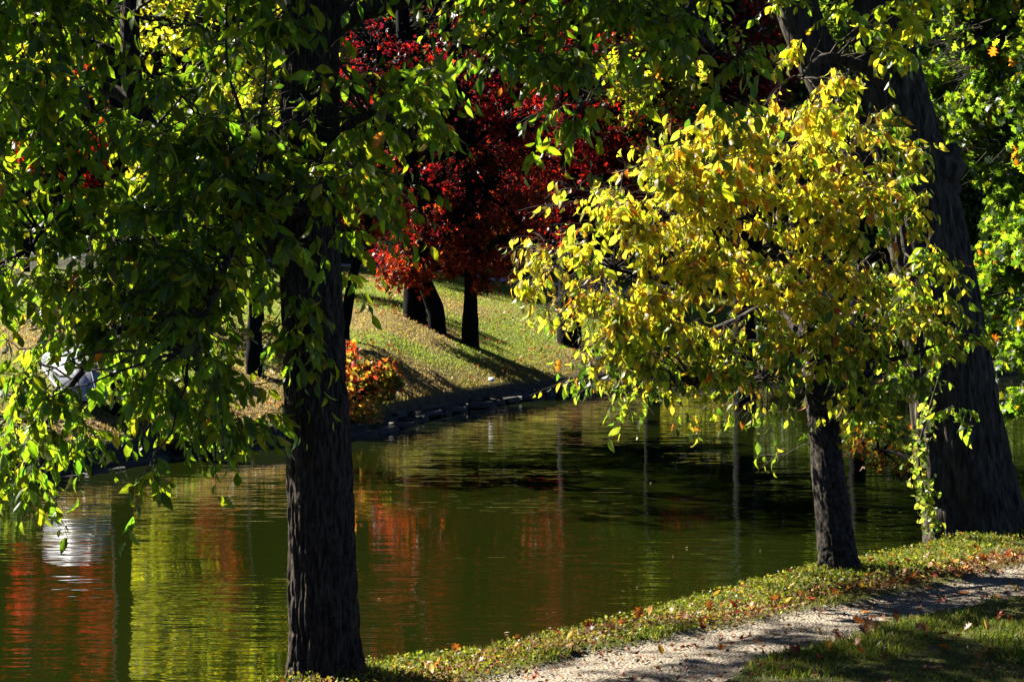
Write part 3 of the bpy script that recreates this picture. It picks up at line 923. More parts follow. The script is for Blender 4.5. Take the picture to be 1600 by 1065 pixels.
# crimson maple pair of trunks
b, Y, s1 = dstem(648, 500, 17, [(648, 400), (640, 250), (630, 60), (625, -120)])
b2, Y2, s2 = dstem(683, 518, 13, [(664, 440), (655, 380), (680, 200), (700, 0), (720, -100)])
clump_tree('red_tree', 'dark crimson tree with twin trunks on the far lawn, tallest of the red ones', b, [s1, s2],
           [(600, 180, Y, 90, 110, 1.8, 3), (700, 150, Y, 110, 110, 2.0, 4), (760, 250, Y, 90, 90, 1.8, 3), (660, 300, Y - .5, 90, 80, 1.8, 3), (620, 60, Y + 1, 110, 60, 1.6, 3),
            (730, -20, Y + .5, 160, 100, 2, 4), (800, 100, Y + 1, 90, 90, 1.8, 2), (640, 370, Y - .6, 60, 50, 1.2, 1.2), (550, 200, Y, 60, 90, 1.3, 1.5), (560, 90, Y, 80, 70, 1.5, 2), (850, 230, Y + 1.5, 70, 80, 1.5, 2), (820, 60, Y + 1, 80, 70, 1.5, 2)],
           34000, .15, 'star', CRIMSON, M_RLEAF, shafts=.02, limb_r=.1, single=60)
b, Y, s1 = dstem(735, 540, 12.5, [(735, 480), (735, 430), (733, 330), (740, 200)])
clump_tree('red_tree', 'rust orange tree with a single straight trunk on the far lawn', b, [s1],
           [(690, 330, Y, 80, 60, 1.3, 3), (780, 300, Y, 70, 70, 1.3, 3), (740, 400, Y - .4, 50, 40, 1, 2), (620, 400, Y - .3, 60, 40, 1, 2), (830, 330, Y, 40, 60, 1, 1.2), (640, 430, Y - .5, 50, 25, .8, 1), (730, 230, Y, 70, 70, 1.3, 2), (770, 440, Y - .3, 35, 25, .6, .35)],
           9000, .15, 'star', RUST, M_RLEAF, shafts=.04, limb_r=.06, single=60)
# leaning grey trunk beside the near tree
b, Y, s1 = dstem(536, 540, 10, [(540, 500), (552, 430), (575, 350), (600, 250)])
clump_tree('red_tree', 'leaning slender grey tree on the far lawn just right of the big near trunk', b, [s1],
           [(600, 330, Y, 60, 50, 1, 1), (560, 280, Y, 60, 60, 1, 1)], 2500, .13, 'star', RUST, M_RLEAF, limb_r=.04)
# crimson tree at centre right
b, Y, s1 = dstem(890, 540, 18, [(888, 450), (890, 330), (885, 200), (880, 0)])
clump_tree('red_tree', 'crimson tree whose dark trunk shows at the left edge of the yellow crown', b, [s1],
           [(960, 270, Y, 70, 60, 1.5, 2), (900, 180, Y + 1, 90, 90, 1.5, 3), (1000, 180, Y, 90, 80, 1.5, 2), (1120, 60, Y, 110, 80, 2, 5), (1000, 40, Y, 90, 80, 2, 2), (1180, 140, Y, 60, 60, 1.5, 2), (1130, -60, Y, 120, 90, 2, 3), (1080, 300, Y, 60, 60, 1.5, 1), (860, 330, Y, 40, 60, 1, .8)],
           22000, .14, 'star', pal([(.20, .010, .010), (.10, .007, .012), (.36, .02, .010), (.05, .006, .015)], (3, 3, 3, 3)), M_RLEAF, limb_r=.1, single=60, shafts=.02)
# trunks on the left of the far bank with red and yellow-green crowns (seen in the pond as well)
b, Y, s1 = dstem(190, 650, 17, [(188, 560), (186, 400), (180, 150), (170, -200)])
clump_tree('green_tree', 'yellow green tree with thick dark trunk on the far bank behind hanging leaves', b, [s1],
           [(150, -250, Y, 260, 200, 2.5, 3), (300, -120, Y + 3, 160, 130, 2, 2), (60, 20, Y + 2, 140, 120, 2, 2)], 9000, .14, 'diamond', YG, M_FAR, limb_r=.1, shafts=.05)
b, Y, s1 = dstem(398, 585, 13, [(398, 520), (402, 400), (410, 200), (420, -100)])
clump_tree('green_tree', 'yellow green tree with a dark trunk just left of the big near trunk', b, [s1],
           [(360, 60, Y, 160, 150, 2.5, 4), (300, 260, Y + 2, 110, 90, 2, 3), (440, 240, Y + 1, 90, 110, 2, 2), (380, -200, Y, 220, 180, 3, 5), (250, 380, Y + 4, 80, 60, 2, 2)],
           16000, .14, 'diamond', YG, M_FAR, limb_r=.1, shafts=.05)
b, Y, s1 = dstem(404, 500, 8, [(404, 440), (402, 380), (398, 260)])  # added tree, its crown placed to throw shade on the lower lawn
clump_tree('green_tree', 'slim yellow green tree added on the far lawn to shade its lower part', b, [s1],
           [(385, 215, Y, 95, 60, 2.0, 3), (440, 180, Y - 1, 60, 60, 1.6, 2), (340, 260, Y - 1, 60, 50, 1.6, 1)], 6000, .15, 'diamond', YG, M_FAR, limb_r=.07)
for (px, py, blobs, lab) in [
        (140, 500, [(150, 205, 0, 42, 62, 1.2, 3), (120, 270, 0, 30, 40, 1, 1), (140, 130, 0, 40, 45, 1, 1)], 'bright red tree far left, second from the edge of the picture'),
        (40, 505, [(45, 210, 0, 40, 65, 1.2, 3), (30, 130, 0, 30, 40, 1, 1)], 'bright red tree at the far left edge of the picture'),
        (330, 490, [(325, 250, 0, 60, 90, 1.4, 2), (350, 160, 0, 40, 60, 1.2, 1), (325, 340, 0, 30, 50, 1, 1)], 'orange red tree behind the near tree, left of its trunk')]:
    Y = 50.0
    b = at(px, 420, Y); b[2] = float(H_far(b[0], b[1])); fy = float(to_px(b)[1])
    s1 = [(px, fy + 12, Y, 7), (px + 1, fy - 40, Y, 6), (px + 4, 330, Y, 5), (px + 4, 220, Y, 3)]
    clump_tree('red_tree', lab, b, [s1], [(q[0], q[1], Y - .3, *q[3:]) for q in blobs], 5500, .15, 'star', RED if px < 300 else RUST, M_RLEAF, limb_r=.05, shafts=.08)
    continue
    clump_tree('red_tree', lab, b, [s1], [], 0, .15, 'star', RED if px < 300 else RUST, M_RLEAF, limb_r=.05)
# slim stem wrapped in orange creeper
b = fbase(694, 432); Y = float(b[1])
clump_tree('orange_creeper', 'thin upright stem wrapped in orange creeper behind the twin trunks', b, [[(695, 440, Y, 3), (695, 380, Y, 3), (694, 280, Y, 2), (694, 200, Y, 1)]],
           [(695, 400, Y, 4, 34, .1, 1), (694, 330, Y, 5, 40, .1, 1), (694, 250, Y, 6, 40, .12, 1)], 900, .13, 'diamond', pal([(.5, .18, .03), (.5, .1, .02)]), M_RLEAF, cat='creeper', limb_r=.02)

for (px, w, blobs, cf, lab) in [
        (1020, 11, [(1010, 120, 90, 90, 3), (1050, 260, 70, 60, 2), (1000, -80, 130, 100, 4)], YG, 'yellow green shore tree hidden behind the left part of the yellow crown'),
        (1165, 17, [(1180, 200, 80, 70, 2), (1150, 20, 110, 100, 3), (1190, -150, 130, 100, 4)], DGRN, 'dark shore tree with a thick trunk behind the middle of the yellow crown'),
        (1345, 15, [(1350, 220, 90, 90, 3), (1330, 40, 110, 100, 3)], GRN, 'green shore tree behind the gap between the two near right trunks')]:
    b, Y, s1 = dstem(px, 575, w, [(px - 3, 450), (px + 3, 300), (px, 100), (px + 5, -60)])
    clump_tree('shore_tree', lab, b, [s1], [(q[0], q[1], Y, q[2], q[3], 1.8, q[4]) for q in blobs], 9000, .15, 'diamond', cf, M_FAR, 'trees on the far shore behind the yellow crown', limb_r=.08, shafts=.03)

# green trees on the rising ground behind the lawn
for (px, py, blobs, cf, lab, nn) in [
        (60, 440, [(40, 330, 90, 90, 3), (120, 120, 140, 130, 4), (0, -60, 160, 150, 4), (40, 440, 80, 40, 1)], YG, 'yellow green tree behind the leftmost red tree', 16000),
        (255, 440, [(230, 330, 100, 90, 3), (280, 120, 130, 130, 4), (250, -130, 180, 170, 5), (200, 430, 90, 35, 1)], YG, 'sunlit yellow green tree behind the two leftmost red trees', 16000),
        (440, 435, [(430, 330, 90, 90, 3), (470, 130, 110, 120, 3), (450, -130, 160, 170, 5), (380, 420, 70, 30, 1)], GRN, 'mid green tree straight behind the big near trunk', 14000),
        (830, 425, [(840, 250, 60, 70, 2), (860, 60, 120, 100, 4), (830, -200, 200, 160, 6)], GRN, 'mid green tree between the two crimson crowns', 14000),
        (560, 425, [(540, 120, 80, 90, 2), (560, -240, 200, 180, 5)], GRN, 'tall green tree above the dark crimson crown', 10000),
        (1010, 440, [(1000, 330, 70, 60, 2), (1020, 100, 100, 100, 3), (1030, -200, 200, 170, 6)], GRN, 'green tree behind the left side of the yellow crown', 12000),
        (1200, 440, [(1180, 300, 90, 80, 2), (1230, 100, 110, 110, 3), (1220, -180, 220, 180, 6)], DGRN, 'dark green tree behind the yellow crown', 12000),
        (1400, 450, [(1370, 280, 110, 100, 3), (1380, 80, 140, 120, 3), (1420, -180, 220, 180, 6)], GRN, 'green tree behind the fork of the old trunk', 12000),
        (1560, 455, [(1560, 330, 110, 100, 3), (1570, 120, 140, 130, 4), (1600, -160, 200, 180, 5)], GRN, 'green tree behind the oak at the right edge', 12000),
        (-60, 440, [(-120, 250, 130, 150, 3), (-150, -50, 220, 200, 4)], GRN, 'green tree beyond the left edge of the lawn', 9000)]:
    b = fbase(px, py); Y = float(b[1]); Y = max(Y, 65)
    b = np.array([at(px, 400, Y)[0], Y, 0]); b[2] = float(H_far(b[0], b[1]))
    fy = to_px(b)[1]
    clump_tree('background_tree', lab, b, [[(px, fy + 5, Y, 13), (px, fy - 40, Y, 9), (px + 6, 300, Y, 7), (px + 4, 60, Y, 5), (px, -150, Y, 3)]],
               [(a, c, Y, rx, ry, 2.2, sh) for a, c, rx, ry, sh in blobs], nn, .17, 'diamond', cf, M_FAR, 'trees behind the far lawn', limb_r=.1, shafts=.03)

# woods: copies of three trees, two rows
protos = []
for s_, (cf, nm) in enumerate([(DGRN, 'dark'), (DGRN, 'dark'), (GRN, 'mid')]):
    Yp = 90.0
    t = clump_tree('woodland_tree', 'x', np.array([0, Yp, 0.0]), [],
                   [(800 + dx, py, Yp, rx, ry, 2.6, rx * ry) for dx, py, rx, ry in [(0, 250, 110, 90), (-60, 340, 80, 60), (70, 380, 80, 50), (-30, 130, 110, 90), (50, 20, 90, 90), (0, -80, 60, 60), (-70, 430, 60, 40), (40, 460, 70, 40)]],
                   15000, .26, 'diamond', cf, M_FAR, 'trees in the dark wood beyond the lawn')
    mb = MB(); tube(mb, catmull([(0, Yp, 0), (.2, Yp, 4), (0, Yp, 9), (-.2, Yp, 15)], 24), np.linspace(.35, .1, 24), 12); mb.build('trunk', M_FBARK, t)
    protos.append(t)
def copy_tree(src, loc, rz, sc):
    r = src.copy(); COL.objects.link(r); r.location = loc; r.rotation_euler = (0, 0, rz); r.scale = (sc, sc, sc)
    for ch in src.children:
        c = ch.copy(); COL.objects.link(c); c.parent = r; c.matrix_parent_inverse = ch.matrix_parent_inverse.copy()
    return r
spots = []
for row, (Y0, dx) in enumerate([(74, 4.6), (84, 5.0), (96, 5.5)]):
    x = -30.0 - row * 3
    while x < 32 + row * 3:
        spots.append((x + rng.uniform(-1, 1), Y0 + rng.uniform(-3, 3)))
        x += dx
first = set()
for j, (x, y) in enumerate(spots):
    kx = j % 3
    z = float(H_far(np.array(x), np.array(y)))
    rz, sc = rng.uniform(0, 6.28), rng.uniform(.9, 1.3)
    if kx not in first:
        first.add(kx); o = protos[kx]; o.location = (x, y, z - .1); o.rotation_euler = (0, 0, rz); o.scale = (sc,) * 3
    else:
        o = copy_tree(protos[kx], (x, y, z - .1), rz, sc)
    o['label'] = 'tall dark tree in the dense wood beyond the far lawn'

# far wood edge: understorey that closes the view under the crowns
n = 60000
x = rng.uniform(-45, 50, n); y = rng.uniform(66, 76, n)
hgt = 2.6 + 2.4 * fbm(np.stack([x * .5, y * .3, x * 0], -1), 3, 60)
P = np.stack([x, y, H_far(x, y) + rng.uniform(0, 1, n) * hgt], -1)
mb = MB(); add_leaves(mb, 'diamond', P, rng.normal(size=P.shape), rng.uniform(.16, .36, n), .9, DGRN(P), .2, .3)
o = mb.build('undergrowth', M_FAR); tag(o, 'dark undergrowth along the foot of the wood', 'undergrowth', kind='stuff')

# right-hand far shore beyond the yellow tree: dark bushes at the water
for j, (px, py, rx, ry, cf, lab) in enumerate([(1090, 560, 70, 45, YG, 'sunlit yellow green shrub at the water under the left of the yellow crown'), (1230, 530, 90, 80, DGRN, 'dark shrub on the far shore behind the yellow tree trunk'), (1380, 520, 90, 90, DGRN, 'dark shrub on the far shore between the two near right trunks'),
                                    (1010, 568, 50, 30, YG, 'low yellow green shrub where the stone edging ends'), (1560, 520, 100, 80, GRN, 'green shrub on the far shore right of the old trunk')]):
    Y = 49.5 + (px - 1000) * .004
    b = at(px, 590, Y); b[2] = float(H_far(b[0], b[1]))
    clump_tree('shrub', lab, b, [], [(px, py, Y, rx, ry, 1.2, 1)], 5000, .15, 'diamond', cf, M_FAR, 'shrubs on the far shore', cat='shrub', limb_r=.03)

# ------------------------------------------------------------------ the oak at the right edge
ob = np.array([at(1700, 600, 25.5)[0], 25.5 - 1.5, .35])
ob[2] = .3
OY = 24.0
clump_tree('oak_tree', 'sunlit green oak with lobed leaves filling the right edge behind the old trunk', ob,
           [[(1740, 790, OY, 40), (1735, 740, OY, 32), (1720, 500, OY, 26), (1690, 250, OY, 20), (1660, -50, OY, 14)]],
           [(1560, 60, OY, 90, 80, 1.2, 3), (1490, 120, OY + .6, 70, 90, 1.2, 4), (1560, 230, OY, 80, 80, 1.2, 3), (1560, 150, OY - .2, 60, 50, .8, 2.5), (1470, 60, OY, 50, 60, .8, 2), (1590, 380, OY, 70, 80, 1.1, 3), (1540, 430, OY + .4, 50, 60, 1, 1.4), (1590, 520, OY, 50, 60, 1, 1.6),
            (1500, 10, OY + .5, 90, 60, 1, 2.2), (1600, -90, OY, 150, 70, 1.8, 3), (1660, 300, OY, 80, 200, 1.5, 3), (1590, 610, OY + .5, 40, 36, .7, .5), (1460, -60, OY, 60, 60, 1, 1)],
           27000, .125, 'lobed', OAK, M_LEAF, shafts=.01, single=300, limb_r=.045, node_div=45, bark=M_BARK3, width=1.0)

# low sapling over the water between the two right trunks
sb = at(1425, 830, 22.5); sb[2] = 0.1
sb = at(1508, 838, 19.9)
clump_tree('sapling', 'low sapling with red and yellow leaves leaning over the water between the right trunks', sb,
           [[(1508, 838, 19.9, 5), (1480, 770, 20.8, 4), (1420, 715, 22.2, 3), (1360, 700, 23.2, 2)]],
           [(1345, 690, 23.2, 25, 28, .4, 1), (1390, 715, 23, 30, 22, .4, 1), (1420, 680, 23, 26, 26, .4, 1), (1370, 665, 23, 40, 22, .4, 1)], 900, .09, 'star',
           pal([(.35, .3, .04), (.4, .05, .02), (.4, .16, .03), (.14, .2, .03)], (3, 2, 2, 3)), M_YLEAF, cat='sapling', limb_r=.02, single=60, width=.8)

# ------------------------------------------------------------------ the bush with red leaves on the far bank
b = fbase(560, 655); Y = float(b[1])
clump_tree('bush', 'rounded bush turning orange and red on the far bank beside the near trunk', b, [],
           [(560, 610, Y, 62, 48, 1.0, 4), (600, 590, Y, 34, 30, .7, 1.5), (545, 580, Y, 30, 30, .6, 1), (620, 590, Y - .1, 18, 14, .4, .4), (550, 550, Y, 10, 18, .2, .15)], 3200, .10, 'diamond',
           lambda P: np.where((rng.random(len(P)) < (.15 + .75 * smooth((P[:, 2] - .9) / .9) + .9 * (fbm(P * 2, 2, 5) - .5)))[:, None], pick_cols([(.5, .12, .03), (.5, .06, .04), (.5, .25, .04)], len(P)), pick_cols([(.14, .22, .03), (.28, .28, .05)], len(P))).clip(.003, .8),
           M_RLEAF, cat='bush', limb_r=.03, single=40)
for (px, py, rx, ry, lab) in [(290, 690, 40, 20, 'low dark bush at the water left of the big near trunk'), (20, 700, 40, 40, 'low green bush at the waterline at the far left')]:
    b = fbase(px, py + 12); Y = float(b[1])
    clump_tree('bush', lab, b, [], [(px, py, Y, rx, ry, .5, 1)], 1500, .08, 'diamond', GRN, M_FAR, cat='bush', limb_r=.02)

# ------------------------------------------------------------------ stone edging along the far bank
m, nt, out = mat_new('edging_stone')
tc = N(nt, 'ShaderNodeTexCoord'); n1 = N(nt, 'ShaderNodeTexNoise', i_Scale=3.0, i_Detail=6.0, i_Roughness=.7)
nt.links.new(tc.outputs['Object'], n1.inputs['Vector'])
r = ramp(nt, [(.3, (.012, .012, .012)), (.7, (.055, .052, .05))]); nt.links.new(n1.outputs['Fac'], r.inputs[0])
bpn = N(nt, 'ShaderNodeBump', i_Strength=.8, i_Distance=.04); nt.links.new(n1.outputs['Fac'], bpn.inputs['Height'])
pb = N(nt, 'ShaderNodeBsdfPrincipled', i_Roughness=.8)
nt.links.new(r.outputs[0], pb.inputs['Base Color']); nt.links.new(bpn.outputs[0], pb.inputs['Normal']); nt.links.new(pb.outputs[0], out.inputs['Surface'])
M_STONE = m
def stone_mesh(seed, sx, sy, sz):
    r_ = np.random.default_rng(seed)
    g = np.array([(x, y, z) for x in (-.5, -.42, .42, .5) for y in (-.5, -.4, .4, .5) for z in (-.5, -.38, .38, .5)], float)
    keep = (np.abs(g) > .49).any(1) & (np.sum(np.abs(g) > .49, 1) == 1)
    # a chamfered block: six inset faces joined by bevels
    fs = []; v = []
    for ax in range(3):
        for s_ in (-.5, .5):
            o1, o2 = [q for q in range(3) if q != ax]
            for a_, b_ in ((-1, -1), (1, -1), (1, 1), (-1, 1)):
                p = np.zeros(3); p[ax] = s_; p[o1] = a_ * .42; p[o2] = b_ * .38; v.append(p)
    v = np.array(v)
    def I(ax, s_, a_, b_): return ax * 8 + (4 if s_ > 0 else 0) + {(-1, -1): 0, (1, -1): 1, (1, 1): 2, (-1, 1): 3}[(a_, b_)]
    q = []; t3 = []
    for ax in range(3):
        for s_ in (-1, 1): q.append([I(ax, s_, -1, -1), I(ax, s_, 1, -1), I(ax, s_, 1, 1), I(ax, s_, -1, 1)])
    for sx_ in (-1, 1):
        for sy_ in (-1, 1):
            q.append([I(0, sx_, sy_, -1), I(0, sx_, sy_, 1), I(1, sy_, sx_, 1), I(1, sy_, sx_, -1)])
        for sz_ in (-1, 1):
            q.append([I(0, sx_, -1, sz_), I(0, sx_, 1, sz_), I(2, sz_, sx_, 1), I(2, sz_, sx_, -1)])
    for sy_ in (-1, 1):
        for sz_ in (-1, 1):
            q.append([I(1, sy_, -1, sz_), I(1, sy_, 1, sz_), I(2, sz_, 1, sy_), I(2, sz_, -1, sy_)])
    for a_ in (-1, 1):
        for b_ in (-1, 1):
            for c_ in (-1, 1): t3.append([I(0, a_, b_, c_), I(1, b_, a_, c_), I(2, c_, a_, b_)])
    w = v * np.array([sx, sy, sz]) + (r_.random((len(v), 3)) - .5) * np.array([.12, .10, .05])
    mb = MB(); mb.add(w, [q, t3]); return mb.mesh('stone', M_STONE, False)
sm = [stone_mesh(i, *q) for i, q in enumerate([(1.0, .5, .11), (.7, .5, .10), (1.3, .55, .10), (.5, .45, .15), (.85, .5, .10)])]
ed = thing('stone_edging', (float(FE[7][0]), float(FE[7][1]), 0), 'low dark stone edging along the foot of the far lawn at the waterline', 'edging')
pinv = Matrix.Translation(-ed.location)
fe = catmull(np.c_[FE[3:14], np.zeros(len(FE[3:14]))], 700)
seg = np.concatenate([[0], np.cumsum(np.linalg.norm(np.diff(fe, axis=0), axis=1))])
for course in (0, 1):
    s_ = .1 * course + rng.uniform(0, .4)
    while s_ < seg[-1]:
        k_ = int(rng.integers(0, 5)); ln = [1.0, .7, 1.3, .5, .85][k_]
        c = np.array([np.interp(s_ + ln / 2, seg, fe[:, q]) for q in range(3)])
        d = np.array([np.interp(s_ + ln / 2 + .2, seg, fe[:, q]) for q in range(3)]) - c
        s_ += ln * .97
        left = c[0] < -3.4
        if left and (course == 2 or rng.random() < .4): continue
        if course == 2 and (rng.random() < .45 or c[0] > 2.5): continue
        o = bpy.data.objects.new('stone', sm[k_])
        nrm = norm(np.array([-d[1], d[0], 0]))
        pos = c + nrm * (-.04 + .22 * course + rng.uniform(-.06, .06)) + np.array([0, 0, .045 + .10 * course + rng.uniform(-.03, .03) - (.06 if left else 0)])
        COL.objects.link(o); o.parent = ed; o.matrix_parent_inverse = pinv
        o.location = pos; o.rotation_euler = (rng.normal() * .05, rng.normal() * .04, math.atan2(d[1], d[0]) + rng.normal() * .05)

# ------------------------------------------------------------------ pale upturned hull on the left of the far bank
def simple_mat(name, c, rough=.5, spec=.5, metal=0, bump=None):
    m, nt, out = mat_new(name)
    pb = N(nt, 'ShaderNodeBsdfPrincipled', i_Roughness=rough, i_Metallic=metal)
    pb.inputs['Specular IOR Level'].default_value = spec
    tc = N(nt, 'ShaderNodeTexCoord'); no = N(nt, 'ShaderNodeTexNoise', i_Scale=6.0, i_Detail=5.0)
    nt.links.new(tc.outputs['Object'], no.inputs['Vector'])
    r = ramp(nt, [(.3, tuple(q * .75 for q in c)), (.7, tuple(min(q * 1.1, 1) for q in c))])
    nt.links.new(no.outputs['Fac'], r.inputs[0]); nt.links.new(r.outputs[0], pb.inputs['Base Color'])
    nt.links.new(pb.outputs[0], out.inputs['Surface']); return m
M_HULL = simple_mat('pale_hull', (.34, .36, .42), .35)
hb = fbase(120, 632)
hl = thing('upturned_boat', hb, 'pale grey upturned boat with lengthwise ridges on the far left bank', 'boat')
mb = MB(); Ls, As = 30, 40
u = np.linspace(-1, 1, Ls); a = np.linspace(0, math.pi, As)
U_, A_ = np.meshgrid(u, a, indexing='ij')
wd = .55 * (1 - .75 * np.clip(U_, 0, 1) ** 2.5 - .1 * U_ ** 2); ridge = 1 + .10 * (np.abs(np.sin(A_ * 5)) ** .5)
X_ = U_ * .95; Y_ = np.cos(A_) * wd * ridge * .75; Z_ = np.sin(A_) ** .7 * wd * .8 * ridge
rot = math.radians(-62); tilt = math.radians(14)
xx = X_ * math.cos(tilt) + Z_ * math.sin(tilt); zz = -X_ * math.sin(tilt) + Z_ * math.cos(tilt)
x2 = xx * math.cos(rot) - Y_ * math.sin(rot); y2 = xx * math.sin(rot) + Y_ * math.cos(rot)
idx = np.arange(Ls * As).reshape(Ls, As)
hv = np.stack([x2, y2 + .3, zz + .3], -1) + hb
mb.add(hv.reshape(-1, 3), [np.stack([idx[:-1, :-1], idx[1:, :-1], idx[1:, 1:], idx[:-1, 1:]], -1).reshape(-1, 4), ])
cen = hv[0].mean(0); k0 = mb.n
mb.add(np.vstack([hv[0], cen]), [[(i, i + 1, As) for i in range(As - 1)]])
mb.build('hull', M_HULL, hl)
mb = MB(); keel = hv[:, As // 2] + np.array([0, 0, .015]); tube(mb, keel, .018, 6); mb.build('keel', M_HULL, hl)
for e_ in (0, -1):
    mb = MB(); tube(mb, hv[:, e_], .022, 6); mb.build('gunwale', M_HULL, hl)

# small white notice on a post on the far bank
M_WHITE = simple_mat('white_card', (.8, .82, .88), .5); M_POST = simple_mat('post_metal', (.12, .12, .12), .5)
b = fbase(768, 612)
sg = thing('small_sign', b, 'tiny blank white sign on a thin post on the far bank above the stones', 'sign')
def box(c, s, rx=0):
    v = np.array([(x, y, z) for x in (-.5, .5) for y in (-.5, .5) for z in (-.5, .5)]) * np.array(s)
    cr, sr = math.cos(rx), math.sin(rx); v = np.stack([v[:, 0], v[:, 1] * cr - v[:, 2] * sr, v[:, 1] * sr + v[:, 2] * cr], -1)
    mb = MB(); mb.add(v + np.asarray(c), [[(0, 1, 3, 2), (4, 6, 7, 5), (0, 4, 5, 1), (2, 3, 7, 6), (0, 2, 6, 4), (1, 5, 7, 3)]]); return mb
box(b + np.array([0, 0, .1]), (.015, .015, .24)).build('post', M_POST, sg, False)
box(b + np.array([0, -.01, .23]), (.12, .012, .1), -.7).build('plate', M_WHITE, sg, False)

# ------------------------------------------------------------------ grass, ground cover, fallen leaves
def scatter(n, x0, x1, y0, y1): return rng.uniform(x0, x1, n), rng.uniform(y0, y1, n)
n = 420000
x, y = scatter(n, -2.2, 7.5, 11.6, 21)
inview = np.abs(x) < y * .285 + .3
d = near_d(x, y); pm = path_mask(x, y); lb = litter_band(x, y)
P2 = np.stack([x, y, x * 0], -1)
dens = smooth((d - .02) / .08) * (1 - pm) ** 2 * (1 - .7 * lb) * (.7 + .5 * smooth((fbm(P2 * 2, 3, 71) - .35) / .3))
ok = inview & (rng.random(n) < dens)
x, y, lbk = x[ok], y[ok], lb[ok]
P = np.stack([x, y, H_near(x, y)], -1)
D = rng.normal(size=P.shape) * .5; D[:, 2] = 1
tall = .6 + 1.1 * smooth((fbm(P * 1.6, 2, 73) - .45) / .2)
c = pick_cols([(.14, .19, .02), (.21, .23, .03), (.09, .15, .02), (.26, .20, .07)], len(P), (4, 3, 3, 1.4), .2)
straw = rng.random(len(P)) < lbk * .8
c[straw] = pick_cols([(.25, .15, .07), (.3, .2, .1)], straw.sum())
mb = MB(); add_leaves(mb, 'blade', P, D, rng.uniform(.02, .055, len(P)) * tall, .12, c.clip(.01, .8), .5, 0)
o = mb.build('grass', M_GRASS); tag(o, 'short green grass on the near bank beside the path', 'grass', kind='stuff')
print('grass', len(P))
# clover-like ground cover near the water
n = 90000
x, y = scatter(n, -1.6, 7, 12, 21)
d = near_d(x, y)
ok = (np.abs(x) < y * .285 + .3) & (rng.random(n) < smooth((d + .05) / .1) * smooth((1.6 - d) / .8) * (1 - path_mask(x, y)))
x, y = x[ok], y[ok]
P = np.stack([x, y, H_near(x, y) + rng.uniform(0, .07, len(x))], -1)
D = rng.normal(size=P.shape); D[:, 2] *= .35
mb = MB(); add_leaves(mb, 'diamond', P, D, rng.uniform(.015, .035, len(P)), 1.0, pick_cols([(.19, .21, .022), (.28, .27, .035), (.11, .15, .02), (.34, .22, .04)], len(P), (4, 3, 3, 1)), .2, .3)
o = mb.build('ground_cover', M_GRASS); tag(o, 'small round-leaved ground cover along the top of the near bank', 'ground cover', kind='stuff')
# dry litter
n = 80000
x, y = scatter(n, -1.8, 7.2, 11.6, 20)
w = litter_band(x, y) * 1.0 + .05 + .03 * path_mask(x, y)
ok = (np.abs(x) < y * .285 + .3) & (rng.random(n) < w) & (near_d(x, y) > .05)
x, y = x[ok], y[ok]
P = np.stack([x, y, H_near(x, y) + rng.uniform(.003, .03, len(x))], -1)
D = rng.normal(size=P.shape); D[:, 2] *= .3
mb = MB(); add_leaves(mb, 'diamond', P, D, rng.uniform(.02, .06, len(P)), .6, pick_cols([(.2, .09, .04), (.14, .06, .03), (.3, .12, .03), (.28, .2, .12)], len(P)), .4, .3, )
o = mb.build('leaf_litter', M_LITTER); tag(o, 'brown dry leaf litter heaped along the path edge', 'leaf litter', kind='stuff')
# gravel crumbs on the path
n = 16000
x, y = scatter(n, -1.5, 6, 11.8, 19)
ok = (np.abs(x) < y * .285) & (path_mask(x, y) > .3); x, y = x[ok], y[ok]
P = np.stack([x, y, H_near(x, y) - .002], -1)
s_ = rng.uniform(.004, .013, len(P))
oc = np.array([(1, 0, 0), (-1, 0, 0), (0, 1, 0), (0, -1, 0), (0, 0, .7), (0, 0, -.6)], float)
of = np.array([(0, 2, 4), (2, 1, 4), (1, 3, 4), (3, 0, 4), (2, 0, 5), (1, 2, 5), (3, 1, 5), (0, 3, 5)])
v = P[:, None] + oc[None] * s_[:, None, None] * rng.uniform(.7, 1.3, (len(P), 6, 1))
mb = MB(); mb.add(v.reshape(-1, 3), [(of[None] + (np.arange(len(P)) * 6)[:, None, None]).reshape(-1, 3)], np.repeat(pick_cols([(.35, .3, .27), (.2, .17, .15), (.45, .4, .36)], len(P)), 6, 0))
o = mb.build('gravel', M_NEAR); tag(o, 'loose pale grit on the sandy path', 'gravel', kind='stuff')

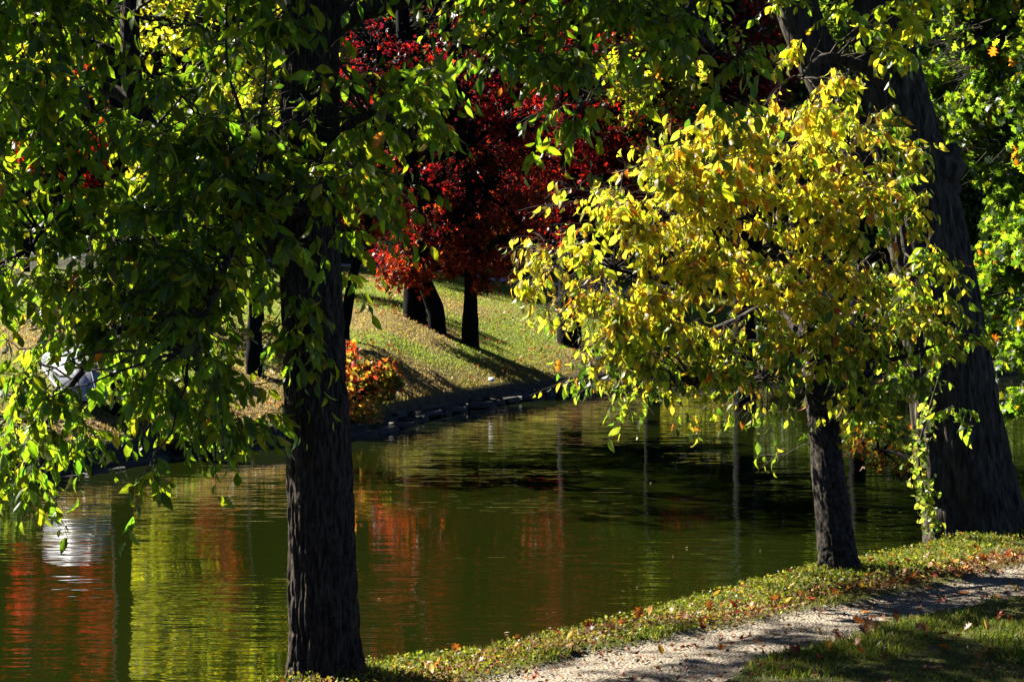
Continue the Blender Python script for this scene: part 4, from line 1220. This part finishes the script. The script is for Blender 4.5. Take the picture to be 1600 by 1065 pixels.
# fallen leaves one by one
FL = [('red', (.42, .06, .02), 'star'), ('orange', (.5, .2, .03), 'lobed'), ('brown', (.2, .09, .04), 'lobed'), ('yellow', (.5, .36, .05), 'oval')]
fm = []
for nm, c, kd in FL:
    for q in range(2):
        g = MB(); vv, ff = leaf_pts(kd, np.zeros((1, 3)), np.array([[1., 0, 0]]), np.array([[0, 1., 0]]), np.array([[0, 0, 1.]]), 1.0, .9 if kd != 'oval' else .5, -.5 - .3 * q, .5)
        g.add(vv.reshape(-1, 3), ff, np.repeat(np.array([c]) * (1 - .25 * q), vv.shape[1], 0)); fm.append((nm, g.mesh('fallen_leaf', M_LITTER)))
cnt = 0
for _ in range(4000):
    if cnt >= 230: break
    x = rng.uniform(-1.2, 5.4); y = rng.uniform(12.3, 18.8)
    if abs(x) > y * .268 or near_d(np.array(x), np.array(y)) < .12: continue
    onp = float(path_mask(np.array(x), np.array(y))) > .5; lbv = float(litter_band(np.array(x), np.array(y)))
    if rng.random() > (.15 if onp else .3 + .7 * lbv): continue
    nm, me = fm[int(rng.choice(8, p=[.08, .08, .2, .16, .17, .17, .07, .07]))]
    z = float(H_near(np.array(x), np.array(y)))
    o = bpy.data.objects.new('fallen_leaf', me); COL.objects.link(o)
    sz = rng.uniform(.06, .12)
    o.location = (x, y, z + (.008 if onp else .035)); o.scale = (sz, sz, sz); o.rotation_euler = (rng.normal() * .35, rng.normal() * .35, rng.uniform(0, 6.28))
    place = 'on the sandy path' if onp else ('in the dry litter beside the path' if lbv > .3 else 'in the grass of the near bank')
    tag(o, f'curled {nm} fallen leaf lying {place}', 'leaf', f'{nm} fallen leaves {place}')
    cnt += 1
# leaves floating on the pond
fl = MB(); vv, ff = leaf_pts('oval', np.zeros((1, 3)), np.array([[1., 0, 0]]), np.array([[0, 1., 0]]), np.array([[0, 0, 1.]]), 1.0, .5, -.2, .15)
fl.add(vv.reshape(-1, 3), ff, np.repeat(np.array([[.5, .42, .3]]), vv.shape[1], 0)); flm = fl.mesh('floating_leaf', M_LITTER)
for _ in range(12):
    px = rng.uniform(560, 1250); py = rng.uniform(650, 1000)
    Y = CAMZ * F / (py - 400) ; p = at(px, py, Y)
    if near_d(p[0], p[1]) > -.6 or far_d2(p[0], p[1]) > -.6: continue
    o = bpy.data.objects.new('floating_leaf', flm); COL.objects.link(o)
    o.location = (p[0], p[1], .006); o.scale = (rng.uniform(.03, .06),) * 3; o.rotation_euler = (0, 0, rng.uniform(0, 6.28))
    tag(o, 'tiny pale leaf floating on the dark pond', 'leaf', 'leaves floating on the pond')

# lawn grass and scattered red leaves on the far bank
n = 170000
x = rng.uniform(-11, 12, n); d = rng.uniform(0, 1, n) ** 1.4 * 26 + .5
y = np.interp(x, FE[:, 0], FE[:, 1]) + d
ok = (np.abs(x) < y * .285 + 1) & (far_path(x, y) < .3); x, y, d = x[ok], y[ok], d[ok]
P = np.stack([x, y, H_far(x, y)], -1)
D = rng.normal(size=P.shape) * .55; D[:, 2] = 1
c = far_col(x, y) * rng.uniform(1.2, 2.7, (len(x), 1))
mb = MB(); add_leaves(mb, 'diamond', P, D, rng.uniform(.03, .075, len(P)), .4, c, .4, .1)
o = mb.build('lawn_grass', M_GRASS); tag(o, 'mown grass of the sloping lawn across the pond', 'grass', kind='stuff')
n = 7000
x = rng.uniform(-10, 9, n); y = np.interp(x, FE[:, 0], FE[:, 1]) + rng.uniform(.6, 16, n)
k_ = fbm(np.stack([x * .6, y * .4, x * 0], -1), 3, 99) > .53 + .05 * rng.normal(size=n)
x, y = x[k_], y[k_]; n = len(x)
P = np.stack([x, y, H_far(x, y) + .05], -1); D = rng.normal(size=P.shape); D[:, 2] *= .3
mb = MB(); add_leaves(mb, 'diamond', P, D, rng.uniform(.05, .09, n), .8, pick_cols([(.35, .06, .03), (.25, .1, .05), (.4, .2, .08)], n), .3, .3)
o = mb.build('lawn_leaves', M_LITTER); tag(o, 'red and brown leaves strewn over the far lawn', 'fallen leaves', kind='stuff')
